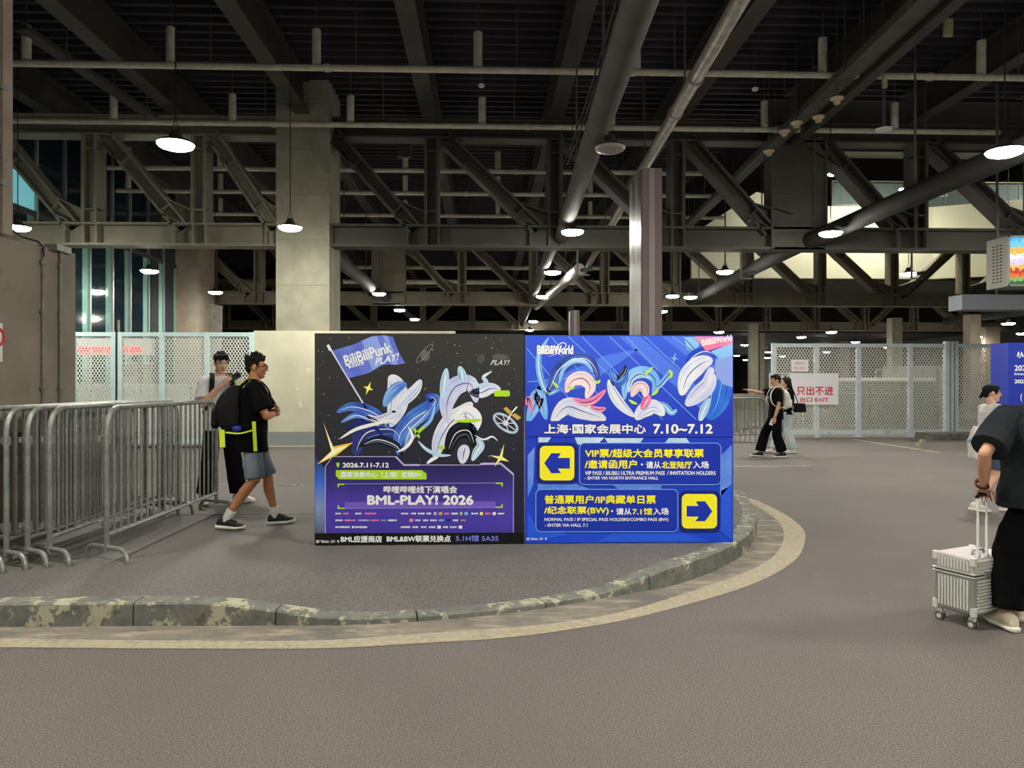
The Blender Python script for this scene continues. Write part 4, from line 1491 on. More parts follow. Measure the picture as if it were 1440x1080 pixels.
R.poly('title_band', [(739, 592), (1030.5, 592), (1030.5, 614), (739, 614)], pm('titleband', (36, 58, 190)), 9)
R.text('上海·国家会展中心', 763.6, 909.4, 594.8, 611.2, C_navy, 10, 1.5)
R.text('7.10~7.12', 916.6, 1003.4, 594.8, 611.2, C_navy, 10, 1.5)
R.text('上海·国家会展中心', 765, 908, 596, 610, C_white, 12, 0.5)
R.text('7.10~7.12', 918, 1002, 596, 610, C_white, 12, 0.7)
# backdrop fragments under the info boxes
R.polys('backdrop_shard', [[(757, 615), (775, 615), (770, 622), (757, 622)], [(808, 615), (850, 615), (840, 625), (812, 625)], [(850, 616), (905, 616), (900, 623), (855, 623)], [(940, 616), (965, 616), (970, 623), (935, 623)]], C_pale2, 5)
R.polys('backdrop_shard', [[(742, 640), (752, 628), (750, 680), (742, 700)], [(1014, 640), (1029, 625), (1029, 680), (1012, 700)], [(756, 680), (810, 680), (830, 688), (756, 688)], [(860, 681), (930, 681), (930, 688), (870, 688)]], pm('shard', (70, 120, 236), (110, 150, 240), 4), 5)
R.polys('backdrop_shard', [[(1014, 690), (1029, 682), (1029, 760), (1012, 745)], [(742, 720), (752, 735), (800, 752), (742, 762)], [(860, 750), (960, 750), (1000, 762), (840, 762)]], pm('shard2', (40, 92, 236)), 5)
# info boxes
def tile(x0, y0, x1, y1, left):
    R.poly('tile_border', R.rrect(x0 - 4.5, y0 - 4.5, x1 + 5, y1 + 5, 9), C_navy, 8)
    R.poly('arrow_tile', R.rrect(x0, y0, x1, y1, 7), C_yellow, 10)
    cx, cy = (x0 + x1) / 2, (y0 + y1) / 2
    pts = [(-18, 0), (-8, -14), (5.5, -14), (1, -7.5), (18, -7.5), (18, 7.5), (1, 7.5), (5.5, 14), (-8, 14)]
    if not left:
        pts = [(-x, y) for x, y in pts]
    R.poly('arrow', [(cx + x, cy + y) for x, y in pts], C_blue, 11)


for (x0, y0, x1, y1) in ((815, 623, 1013.5, 681.5), (753.5, 688, 953, 747.5)):
    R.poly('info_box', R.rrect(x0, y0, x1, y1, 7), C_blue, 8)
    R.line('box_outline', R.rrect(x0, y0, x1, y1, 7), 1.1, C_edge, 9, closed=True)
tile(759, 627, 807.5, 675.5, True)
tile(958.5, 694.5, 1008, 743, False)
by = 0.42
R.text('VIP票/超级大会员尊享联票', 822.5, 989.5, 631, 643.5, C_yellow, 10, by)
R.text('/邀请函用户', 822, 895.5, 646.5, 659, C_yellow, 10, by)
R.text('·', 901, 904, 651.5, 654.5, C_white, 10)
R.text('请从', 908, 929, 648.5, 658.8, C_white, 10, 0.35)
R.text('北登陆厅', 930, 973, 648.5, 658.8, C_yellow, 10, 0.35)
R.text('入场', 974, 996.5, 648.5, 658.8, C_white, 10, 0.35)
R.text('VIP PASS / BILIBILI ULTRA PREMIUM PASS  / INVITATION HOLDERS', 822.5, 1006, 662.3, 667.8, C_white, 10, 0.15)
R.text('- ENTER VIA NORTH ENTRANCE HALL', 822.5, 925.5, 669.8, 674.3, C_white, 10, 0.15)
R.text('普通票用户/IP典藏单日票', 765.5, 922, 696, 708.5, C_yellow, 10, by)
R.text('/纪念联票(BW)', 765, 856, 711.5, 724.5, C_yellow, 10, by)
R.text('·', 859, 862, 717, 720, C_white, 10)
R.text('请从', 866, 888, 714, 724, C_white, 10, 0.35)
R.text('7.1馆', 889, 917, 714, 724, C_yellow, 10, 0.35)
R.text('入场', 918, 940, 714, 724, C_white, 10, 0.35)
R.text('NORMAL PASS / IP SPECIAL PASS HOLDERS/COMBO PASS (BW)', 765.5, 939.5, 728, 733.8, C_white, 10, 0.15)
R.text('- ENTER VIA HALL 7.1', 766, 826, 736, 740.6, C_white, 10, 0.15)
R.text('国广审2026（沪）号', 740.5, 769, 756, 759.5, C_white, 10, 0.1)

# ------------------------------------------------------------------ crowd barriers
def barrier(L=2.25, H=1.2, nb=19, label='', group=None, m=None, foot_rot=-0.5):
    m = m or M_galv
    t = thing('crowd_barrier', label, 'barrier', (0, 0, 0), group)
    r = 0.0205
    R_ = 0.17
    pts = [(0, 0, 0.08), (0, 0, H - R_)]
    pts += [(0, R_ - R_ * cos(a), H - R_ + R_ * sin(a)) for a in [pi / 2 * k / 6 for k in range(1, 7)]]
    pts += [(0, L - R_ + R_ * sin(a), H - R_ + R_ * cos(a)) for a in [pi / 2 * k / 6 for k in range(0, 7)]]
    pts += [(0, L, 0.08)]
    MB().path(pts, r, 10).build('frame', m, t, local=True, smooth='auto')
    MB().tube((0, 0, 0.20), (0, L, 0.20), r * 0.85, 10).build('bottom_rail', m, t, local=True, smooth='auto')
    proto = None
    for k in range(nb):
        y_ = (k + 1) * L / (nb + 1)
        if proto is None:
            proto = MB().tube((0, 0, 0.2), (0, 0, H), 0.0105, 6).build('bar', m, t, local=True, smooth='auto')
            proto.location = (0, y_, 0)
        else:
            dup(proto, t, (0, y_, 0))
    for y_ in (0, L):
        fw = 0.25
        fp = [(-fw, 0, 0.0)] + [(-fw + 0.09 - 0.09 * cos(a), 0, 0.02 + 0.09 * sin(a)) for a in [pi / 2 * k / 4 for k in range(0, 5)]] + [(fw - 0.09 + 0.09 * sin(a), 0, 0.02 + 0.09 * cos(a)) for a in [pi / 2 * k / 4 for k in range(0, 5)]] + [(fw, 0, 0.0)]
        f = MB().path(fp, 0.019, 8).build('foot', m, t, local=True, smooth='auto')
        f.location = (0, y_, 0.0)
        f.rotation_euler.z = foot_rot
    for z in (0.26, 0.92):
        MB().box(-0.03, 0.03, -0.012, 0.012, z, z + 0.07).box(-0.05, -0.03, -0.03, 0.01, z + 0.02, z + 0.06).build('hook', m, t, local=True)
    return t


bb = barrier(label='steel crowd barrier nearest the poster boards, front one of the stacked row')
q = G(150, 789, 0.15)
bb.location = (q.x, q.y, 0.15)
bb.rotation_euler.z = radians(-1.0)
labs = ['second steel crowd barrier of the stacked row, behind the front one', 'third steel crowd barrier of the stacked row', 'fourth steel crowd barrier of the stacked row, beside the block wall', 'steel crowd barrier pushed against the block wall, cut by the left edge']
for (px, py, lab) in ((70, 791, labs[0]), (39, 793, labs[1]), (9, 796, labs[2]), (-22, 800, labs[3])):
    q = G(px, py, 0.15)
    copy_tree(bb, (q.x, q.y, 0.15), lab, rz=radians(-1.0 + random.uniform(-0.8, 0.8)))
# far barriers on the right, by the walking couple
rb = barrier(L=2.1, H=1.2, nb=17, label='steel crowd barrier behind the pointing man, nearest of the far row', m=M_galv2, foot_rot=0.2)
q = G(1076, 634)
rb.location = q
rb.rotation_euler.z = radians(92)
for (px, py, deg, lab) in ((1082, 622, 90, 'steel crowd barrier of the far row, second, behind the pointing man'), (1080, 612, 88, 'steel crowd barrier of the far row, third, touching the mesh fence'), (1036, 612, 90, 'steel crowd barrier at the right edge of the blue board, far row')):
    copy_tree(rb, G(px, py), lab, rz=radians(deg))

for k_, (px, lab) in enumerate(((1206, 'steel barrier behind the right-hand fence, just right of the EXIT sign'), (1268, 'steel barrier behind the right-hand fence, in its second wide bay'), (1330, 'steel barrier behind the right-hand fence, left of the thick post'), (1146, 'steel barrier behind the right-hand fence, behind the walking couple'))):
    q = W(px, 600, 22.3 + 0.15 * (k_ % 2))
    copy_tree(rb, (q.x, q.y, 0), lab, rz=radians(91))

# ------------------------------------------------------------------ EXIT sign, blue sign, screen
YS = YR - 0.12
a_, c_ = W(1110.5, 525, YS), W(1179, 569, YS)
es = thing('exit_sign', 'large white EXIT notice with red writing hung on the right-hand mesh fence', 'sign', ((a_.x + c_.x) / 2, YS, c_.z))
MB().box(a_.x, c_.x, YS, YS + 0.03, c_.z, a_.z).build('panel', mat('sign_white', (232, 230, 236), 0.5), es)
S = Board(es, YS)
C_red = mat('print_red', (206, 34, 44), 0.5)
S.text('只出不进', 1120, 1172, 543, 556, C_red, 2, 0.35)
S.text('出口 EXIT', 1125, 1165, 558.5, 565.5, C_red, 2, 0.25)
a_, c_ = W(1113, 506, YS), W(1137, 522.5, YS)
s2 = thing('small_notice', 'small white notice with two red lines above the EXIT sign', 'sign', ((a_.x + c_.x) / 2, YS, c_.z))
MB().box(a_.x, c_.x, YS, YS + 0.02, c_.z, a_.z).build('panel', mat('sign_white', (232, 230, 236), 0.5), s2)
S = Board(s2, YS)
S.text('内部员工', 1117, 1133, 508.5, 512.5, C_red, 2)
S.text('禁止进入', 1117, 1133, 515.5, 519.5, C_red, 2)

YBS = 12.5
a_, c_ = W(1418, 482, YBS), W(1530, 640, YBS)
bs_ = thing('blue_sign', 'tall royal blue event sign with white logo and writing at the right edge', 'sign', ((a_.x + c_.x) / 2, YBS, 0))
mbs = mat('sign_blue', (30, 52, 170), 0.5)
MB().box(a_.x, c_.x, YBS, YBS + 0.45, 0.04, a_.z).build('panel', mbs, bs_)
MB().box(a_.x - 0.01, c_.x + 0.01, YBS - 0.01, YBS + 0.46, 0, 0.05).build('base', M_black, bs_)
S = Board(bs_, YBS)
S.polys('logo', [[(1426.5, 502), (1429, 502), (1432.2, 494), (1433.8, 497.5), (1432, 502), (1434, 502), (1436.5, 494), (1440, 502), (1437.6, 502), (1436.3, 499), (1435, 503), (1432, 503), (1431.2, 499.5), (1430, 502)]], C_white, 2)
S.text('2026', 1426.5, 1448, 513.5, 521.5, C_white, 2, 0.3)
S.text('International', 1426.5, 1466, 524, 527.5, C_white, 2, 0.1)
S.text('2026', 1426.5, 1444, 533.5, 539, C_white, 2, 0.3)
S.text('(', 1435, 1437.6, 553, 565, C_white, 2)

YL = 16.0
a_, c_ = W(1418, 331, YL), W(1560, 403, YL)
ld = thing('video_screen', 'lit colourful video screen in a grey box at the right edge below the truss', 'screen', ((a_.x + c_.x) / 2, YL, c_.z))
MB().box(a_.x, c_.x, YL + 0.02, YL + 0.72, c_.z, a_.z).build('case', mat('screen_case', (150, 148, 138), 0.6), ld)
mv = MB()
for k in range(12):
    for yy in (0.2, 0.32, 0.44):
        z = c_.z + 0.12 + k * (a_.z - c_.z - 0.24) / 12
        mv.box(a_.x - 0.006, a_.x, YL + yy, YL + yy + 0.07, z, z + 0.03)
mv.build('vents', M_black, ld)
MB().box(a_.x, c_.x, YL - 0.01, YL + 0.02, c_.z, c_.z + 0.04).box(a_.x, c_.x, YL - 0.01, YL + 0.02, a_.z - 0.04, a_.z).box(a_.x, a_.x + 0.03, YL - 0.01, YL + 0.02, c_.z, a_.z).build('bezel', mat('bezel_grey', (170, 174, 174), 0.5), ld)
# picture on the screen
ms = bpy.data.materials.new('screen_picture')
ms.use_nodes = True
nt = ms.node_tree
bs = nt.nodes['Principled BSDF']
tc = nt.nodes.new('ShaderNodeTexCoord')
sp = nt.nodes.new('ShaderNodeSeparateXYZ')
nt.links.new(tc.outputs['Object'], sp.inputs[0])
no = nt.nodes.new('ShaderNodeTexNoise')
no.inputs['Scale'].default_value = 14
nt.links.new(tc.outputs['Object'], no.inputs['Vector'])
ma = nt.nodes.new('ShaderNodeMath')
ma.operation = 'MULTIPLY_ADD'
ma.inputs[1].default_value = 0.28
nt.links.new(no.outputs['Fac'], ma.inputs[0])
mr = nt.nodes.new('ShaderNodeMapRange')
mr.inputs['From Min'].default_value = 0
mr.inputs['From Max'].default_value = a_.z - c_.z
mr.inputs['To Min'].default_value = -0.12
mr.inputs['To Max'].default_value = 0.86
nt.links.new(sp.outputs['Z'], mr.inputs['Value'])
nt.links.new(mr.outputs['Result'], ma.inputs[2])
cr = nt.nodes.new('ShaderNodeValToRGB')
cr.color_ramp.interpolation = 'CONSTANT'
el = cr.color_ramp.elements
el[0].position, el[0].color = 0, lin((60, 96, 60))
el[1].position, el[1].color = 0.12, lin((120, 190, 110))
for p_, c__ in ((0.18, (230, 120, 40)), (0.26, (200, 60, 40)), (0.34, (250, 190, 90)), (0.44, (220, 210, 250)), (0.55, (250, 250, 255)), (0.64, (250, 180, 60)), (0.76, (110, 200, 240)), (0.9, (60, 170, 230))):
    e = el.new(p_)
    e.color = lin(c__)
nt.links.new(ma.outputs[0], cr.inputs['Fac'])
nt.links.new(cr.outputs['Color'], bs.inputs['Emission Color'])
bs.inputs['Emission Strength'].default_value = 1.1
bs.inputs['Base Color'].default_value = (0, 0, 0, 1)
MB().box(a_.x + 0.03, c_.x - 0.03, YL - 0.005, YL + 0.01, c_.z + 0.04, a_.z - 0.04).build('picture', ms, ld)
a_, c_ = W(1353, 414, 16.6), W(1600, 436, 16.6)
MBB = tag(MB().box(a_.x, c_.x, 16.6, 17.1, c_.z, a_.z).build('sign_beam', mat('bluegrey_beam', (124, 130, 140), 0.6)), 'long blue grey box beam under the video screen at the right edge', 'beam')
for x in (a_.x + 1.0, c_.x - 1.0):
    MB().tube((x, 16.85, a_.z), (x, 16.85, 8.9), 0.03, 8).build('hanger_rod', M_duct, MBB)

# ------------------------------------------------------------------ tall metal pillar + small one behind boards
def pillar(px0, px1, ptop, pl, Y, label, r1):
    x0, x1 = W(px0, 300, Y).x, W(px1, 300, Y).x
    zt = W(px0, ptop, Y).z
    Yb2 = Y * r1
    t = thing('metal_pillar', label, 'pillar', ((x0 + x1) / 2, Y, 0.0))
    w_ = x1 - x0
    mg = mat('pillar_grey', (116, 112, 112), 0.4, 0.4, (134, 128, 126), scale=2)
    mp = mat('pillar_pinkish', (124, 106, 108), 0.45, 0.2)
    ml = mat('pillar_light', (150, 142, 140), 0.4, 0.4)
    MB().box(x0, x1, Y + 0.02, Yb2, 0.0, zt).build('core', mat('pillar_dark', (70, 72, 72), 0.35, 0.5), t)
    for f0, f1, m in ((0, 0.32, mp), (0.34, 0.66, ml), (0.68, 1.0, mp)):
        MB().box(x0 + w_ * f0, x0 + w_ * f1, Y, Y + 0.02, 0.0, zt + 0.01).build('front_strip', m, t)
    n_ = 4
    for k in range(n_):
        ya, yb = Y + 0.03 + (Yb2 - Y - 0.03) * k / n_, Y + 0.03 + (Yb2 - Y - 0.03) * (k + 0.94) / n_
        MB().box(x0 - 0.012, x0, ya, yb, 0.0, zt).build('side_strip', mg if k % 2 else mat('pillar_dark2', (88, 90, 90), 0.35, 0.5), t)
    return t


pillar(903, 931, 237, 888, 11.5, 'tall grey and pinkish metal pillar rising behind the right board', 1.085)
pillar(803, 815, 437, 800, 12.5, 'short metal post with a tilted fin peeking over the right board', 1.02)

# ------------------------------------------------------------------ glass facade at left
XF = -12.0
def Yat(px):
    a = (px - 720) / F
    dx, dy = sY + cY * a, cY - sY * a
    return XF * dy / dx


fac = thing('glass_facade', 'dark teal glass facade with slim mullions behind the left mesh fence', 'facade', (XF, 22, 0))
ys_ = [Yat(p) for p in (125, 157, 182, 208, 229, 250)]
ylist = [ys_[0] - 1.32 * k for k in (6, 5, 4, 3, 2, 1)] + ys_
gd = mat('dark_glass', (26, 42, 50), 0.06, 0.0, spec=0.8)
gt = mat('teal_glass', (122, 166, 158), 0.08, 0.0, spec=0.8)
lit = emat('lit_window', (120, 196, 204), 0.55)
dim = emat('dim_window', (44, 84, 92), 0.25)
mm = mat('mullion', (168, 172, 168), 0.4, 0.5)
for i, (ya, yb) in enumerate(zip(ylist, ylist[1:])):
    for (z0, z1, lo) in ((0.1, 5.95, 1), (6.1, 8.8, 0)):
        s_ = (yb - ya) * 0.24
        up = not lo
        isl = up and 15.8 < ya and yb < 21.1
        if isl:
            MB().box(XF - 0.03, XF - 0.01, ya + 0.04, yb - 0.04, 6.1, 6.98).build('lit_pane', lit, fac)
            z0 = 7.05
        m1 = gd
        MB().box(XF - 0.03, XF - 0.01, ya + 0.04, yb - 0.04 - s_ * (0 if up else 1), z0, z1).build('pane', m1, fac)
        if not up:
            MB().box(XF - 0.03, XF - 0.012, yb - 0.02 - s_, yb - 0.04, z0, z1).build('teal_pane', gt, fac)
for y_ in ylist:
    MB().box(XF - 0.06, XF + 0.06, y_ - 0.035, y_ + 0.035, 0, 8.9).build('mullion', mm, fac)
for z in (0.0, 5.95, 8.85):
    MB().box(XF - 0.05, XF + 0.04, ylist[0], ylist[-1], z, z + (0.15 if z else 0.1)).build('transom', mat('dark_transom', (50, 52, 52), 0.5), fac)
MB().box(XF - 1.4, XF - 1.3, ylist[0], ylist[-1], 0, 8.9).build('backing', mat('dark_interior', (30, 42, 44), 0.8), fac)
tag(MB().box(XF - 0.1, W(283, 400, 29.2).x, 29.0, 30.6, 0, 8.95).build('concrete_column', M_tan), 'broad tan concrete column at the right end of the glass facade', 'column')
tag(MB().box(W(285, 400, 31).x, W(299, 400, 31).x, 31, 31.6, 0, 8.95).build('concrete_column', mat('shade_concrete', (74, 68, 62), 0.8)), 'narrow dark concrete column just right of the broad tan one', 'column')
p0, p1 = W(301, 466, 22), W(305, 428, 22)
pn = MB().prism([W(293, 620, 22), W(308, 620, 22), W(311, 430, 22), W(297, 427, 22)], (0, 0.12, 0))
tag(pn.build('leaning_panel', mat('whitish_board', (176, 172, 164), 0.7, 0, (150, 146, 138), scale=8)), 'pale whitish panel leaning behind the left mesh fence below a lamp', 'panel')
# LED ticker sign behind the fence
a_, c_ = W(60, 487, 20.5), W(213, 497, 20.5)
tk = thing('ticker_sign', 'long red lit ticker sign seen through the left mesh fence', 'sign', ((a_.x + c_.x) / 2, 20.5, c_.z - 0.1))
MB().box(a_.x, c_.x, 20.5, 20.7, c_.z - 0.05, a_.z + 0.22).build('case', M_white, tk)
mr_ = emat('red_led', (255, 44, 60), 1.5)
x = a_.x + 0.1
while x < c_.x - 0.3:
    ww = random.uniform(0.3, 0.9)
    MB().box(x, min(x + ww, c_.x - 0.05), 20.49, 20.5, c_.z, a_.z).build('lit_segment', mr_, tk)
    x += ww + 0.035
MB().box(a_.x + 0.3, a_.x + 0.4, 20.55, 20.65, 0, c_.z).box(c_.x - 0.4, c_.x - 0.3, 20.55, 20.65, 0, c_.z).build('leg', M_galv2, tk)
a_, c_ = W(163, 512, 21.5), W(198, 545, 21.5)
kx = thing('ticket_kiosk', 'cream kiosk box standing behind the left mesh fence', 'kiosk', ((a_.x + c_.x) / 2, 21.8, 0))
MB().box(a_.x, c_.x, 21.5, 22.2, 0, a_.z).build('body', mat('kiosk_cream', (190, 176, 156), 0.7), kx)
MB().box(a_.x - 0.06, c_.x + 0.06, 21.44, 22.26, a_.z, a_.z + 0.06).build('roof', M_white, kx)
MB().box(a_.x + 0.15, c_.x - 0.15, 21.49, 21.5, 0.2, 1.1).build('door', M_galv2, kx)

# ------------------------------------------------------------------ upstairs parapet with glass railing at right
YP = 36.0
xl, xrr = W(973, 380, YP).x, W(1312, 380, YP).x
zb_, zt_ = W(1100, 391, YP).z, W(1300, 291, YP).z
pp = thing('upstairs_parapet', 'cream upstairs parapet with a glass railing, seen through the nearest truss at right', 'parapet', ((xl + xrr) / 2, YP, zb_))
xm = W(1064, 300, YP).x
front = [Vector((xl, YP, zb_)), Vector((xrr, YP, zb_)), Vector((xrr, YP, zt_)), Vector((W(1150, 300, YP).x, YP, zt_)), Vector((xm, YP, W(1064, 270, YP).z)), Vector((W(985, 322, YP).x, YP, W(985, 322, YP).z)), Vector((xl, YP, W(985, 330, YP).z))]
MB().prism(front, (0, 0.3, 0)).build('front_band', M_parapet, pp)
# wing coming towards the camera on the right
q0, q1 = Vector((xrr, YP, 0)), Vector((xrr + 6, YP - 3.0, 0))
MB().prism([Vector((q0.x, q0.y, zb_)), Vector((q1.x, q1.y, zb_)), Vector((q1.x, q1.y, zt_)), Vector((q0.x, q0.y, zt_))], (0.1, 0.3, 0)).build('side_band', M_parapet, pp)
MB().box(xl, xrr + 8, YP + .3, YP + 6, zb_ - 0.05, zb_ + 0.05).build('slab', mat('slab_dark', (60, 58, 52), 0.8), pp)
gl_ = glass_mat('railing_glass', (150, 168, 166), 0.35)
zr0, zr1 = zt_, W(1300, 255, YP).z
xs0 = W(1172, 300, YP).x
k = 0
x = xs0
while x < xrr + 6:
    MB().box(x + 0.06, x + 1.84, YP + 0.1, YP + 0.115, zr0 + 0.1, zr1 - 0.08).build('glass_pane', gl_, pp)
    MB().box(x - 0.03, x + 0.03, YP + 0.08, YP + 0.14, zr0, zr1).build('post', M_galv, pp)
    x += 1.9
MB().tube((xs0, YP + 0.1, zr1), (xrr + 5, YP + 0.1, zr1), 0.035, 10).build('handrail', mat('handrail_steel', (200, 190, 160), 0.3, 0.6), pp, smooth='auto')
MB().box(xs0, xrr + 5, YP + 0.02, YP + 0.14, zr0, zr0 + 0.1).build('base_rail', M_galv2, pp)
# soffit and things upstairs
a_, c_ = W(1175, 207, 42), W(1420, 221, 42)
tag(MB().box(a_.x, c_.x, 42, 42.5, c_.z, a_.z).build('soffit_beam', M_parapet), 'cream soffit beam high above the upstairs railing', 'beam')
a_, c_ = W(1183, 258, 44), W(1440, 300, 44)
tag(MB().box(a_.x, c_.x + 3, 44, 44.2, c_.z - 1, a_.z).build('upstairs_wall', mat('dim_wall', (120, 124, 116), 0.7)), 'dim grey wall behind the upstairs glass railing', 'wall', kind='structure')
a_, c_ = W(1305, 262, 43.8), W(1333, 276, 43.8)
tag(MB().box(a_.x, c_.x, 43.8, 43.98, c_.z, a_.z).build('lit_board', emat('greenish_board', (190, 206, 170), 0.7)), 'small pale green lit board behind the upstairs railing', 'sign')

# ------------------------------------------------------------------ far hall: columns, cabinet, jersey barriers
for (px, wpx, Y, m, lab) in ((1061, 11, 42, M_conc, 'far pale column right of the blue board, its base behind barriers'), (1072, 7, 50, M_conc, 'slimmer far column next to the pale one right of the blue board'), (1262, 15, 38, M_conc, 'far pale column seen through the wide bay of the right-hand fence'),
                             (1372, 16, 36, M_tan, 'far column behind the fence bay beside the blue sign'), (1396, 22, 44, M_tan, 'far broad column above the blue sign'), (1188, 12, 60, M_tan, 'far column behind the EXIT sign')):
    x = W(px, 500, Y).x
    h = wpx / F * Y / 2
    tag(MB().box(x - h, x + h, Y, Y + 2 * h, 0, 4.95).build('far_column', m), lab, 'column')
a_, c_ = W(1178, 536, 24), W(1274, 543, 24)
jb = thing('jersey_barrier', 'long low white barrier behind the right-hand mesh fence', 'barrier', ((a_.x + c_.x) / 2, 24, 0))
x = a_.x
while x < c_.x:
    MB().prism([Vector((x, 24, 0)), Vector((x, 24.5, 0)), Vector((x, 24.35, a_.z)), Vector((x, 24.15, a_.z))], (1.1, 0, 0)).build('segment', M_galv2, jb)
    MB().box(x, x + 1.1, 24.12, 24.38, a_.z, a_.z + 0.12).build('cap', M_white, jb)
    x += 1.13
a_, c_ = W(1284, 514, 25), W(1338, 546, 25)
cb = thing('site_cabin', 'pale site cabin with a small dark window behind the right-hand fence', 'cabin', ((a_.x + c_.x) / 2, 26, 0))
MB().box(a_.x, c_.x, 25, 27, 0, a_.z).build('body', mat('cabin_grey', (168, 168, 160), 0.7), cb)
w0, w1 = W(1300, 531, 25), W(1307, 540, 25)
MB().box(w0.x, w1.x, 24.98, 25, w1.z, w0.z).build('window', M_black, cb)
for px in (1297, 1318):
    MB().box(W(px, 500, 25).x - 0.02, W(px, 500, 25).x + 0.02, 24.985, 25, 0.1, a_.z - 0.1).build('seam', M_galv2, cb)
# white sheet fence boards far behind (1230-1275)
for i, (p_, q_, lab) in enumerate(((1231, 1251, 'far white gate leaf behind the right-hand fence, left one'), (1253, 1273, 'far white gate leaf behind the right-hand fence, right one'))):
    a_, c_ = W(p_, 519, 30), W(q_, 540, 30)
    t = thing('gate_leaf', lab, 'gate', ((a_.x + c_.x) / 2, 30, 0))
    mb = MB()
    for x in (a_.x, c_.x - 0.05):
        mb.box(x, x + 0.05, 30, 30.05, 0, a_.z)
    mb.box(a_.x, c_.x, 30, 30.05, a_.z - 0.05, a_.z).box(a_.x, c_.x, 30, 30.05, 0.8, 0.85)
    mb.build('leaf_frame', M_white, t)
    MB().box(a_.x + 0.05, c_.x - 0.05, 30.02, 30.03, 0.1, a_.z - 0.05).build('leaf_panel', M_galv2, t)
for (px0, px1, Y, lab) in ((1082, 1100, 30, 'far pale railing by the post of the right-hand fence'), (1100, 1130, 28, 'far pale railing above the walking couple')):
    a_, c_ = W(px0, 524, Y), W(px1, 545, Y)
    t = thing('far_railing', lab, 'railing', ((a_.x + c_.x) / 2, Y, 0))
    mb = MB().box(a_.x, c_.x, Y, Y + 0.04, a_.z - 0.05, a_.z)
    x = a_.x
    while x < c_.x:
        mb.box(x, x + 0.04, Y, Y + 0.04, 0, a_.z)
        x += 0.2
    mb.build('rails', M_white, t)
# grey kerb stones under the right end of the fence
x = W(1290, 620, 20.3).x
kg = thing('fence_kerb', 'rough grey kerb stones under the right end of the mesh fence', 'kerb', (x + 2, 20.2, 0))
i = 0
while x < W(1500, 620, 20.3).x:
    MB().box(x, x + 0.52, 19.6 + 0.1 * noise.noise(Vector((i, 0, 0))), 20.4, 0, 0.16 + 0.05 * noise.noise(Vector((i, 3, 0)))).build('kerb_stone', mat('rough_grey', (92, 90, 86), 0.9, 0, (118, 114, 108), scale=9, bump=0.6), kg)
    x += 0.54
    i += 1
p = G(1297, 628)
tag(MB().box(p.x - 0.12, p.x + 0.12, p.y - 0.1, p.y + 0.1, 0, 0.1).box(p.x - 0.05, p.x + 0.06, p.y - 0.05, p.y + 0.05, 0.1, 0.17).build('concrete_foot', M_conc), 'small pale concrete foot at the base of the mesh fence', 'block')
#PEOPLE#
# ------------------------------------------------------------------ people
def remesh(mb, voxel, smooth_it=3, wr=0.0, seed=0):
    me = bpy.data.meshes.new('r')
    me.from_pydata([tuple(p) for p in mb.v], [], mb.f)
    o = bpy.data.objects.new('r', me)
    COL.objects.link(o)
    md = o.modifiers.new('r', 'REMESH')
    md.mode = 'VOXEL'
    md.voxel_size = voxel
    md.use_smooth_shade = True
    if smooth_it:
        sm = o.modifiers.new('s', 'SMOOTH')
        sm.factor = 0.5
        sm.iterations = smooth_it
    dg = bpy.context.evaluated_depsgraph_get()
    dg.update()
    out = bpy.data.meshes.new_from_object(o.evaluated_get(dg))
    bpy.data.objects.remove(o)
    bpy.data.meshes.remove(me)
    if wr:
        nrm_ = [v.normal.copy() for v in out.vertices]
        for v, vn in zip(out.vertices, nrm_):
            p = v.co.copy()
            q = Vector((p.x * 7 + seed, p.y * 7, p.z * 5))
            d = noise.noise(q) * wr + noise.noise(q * 2.3 + Vector((5, 5, 5))) * wr * 0.5
            v.co = p + vn * d
    out.shade_smooth()
    return out


def mesh_obj(name, me, m, parent):
    me.materials.clear()
    me.materials.append(m)
    me.name = name
    o = bpy.data.objects.new(name, me)
    COL.objects.link(o)
    o.parent = parent
    return o


V = Vector
M_skin = mat('skin', (200, 150, 122), 0.5, 0, (188, 136, 108), scale=6)
M_skin2 = mat('skin_tanned', (178, 120, 84), 0.5, 0, (164, 108, 74), scale=6)
M_skin3 = mat('skin_fair', (222, 176, 152), 0.5, 0, (210, 162, 138), scale=6)
M_hair = mat('black_hair', (14, 12, 12), 0.75, 0, (24, 21, 20), scale=40, spec=0.2)
M_lips = mat('lips', (168, 96, 88), 0.5)
M_eye = mat('eye_dark', (30, 22, 20), 0.3)
M_eyew = mat('eye_white', (224, 220, 214), 0.35)


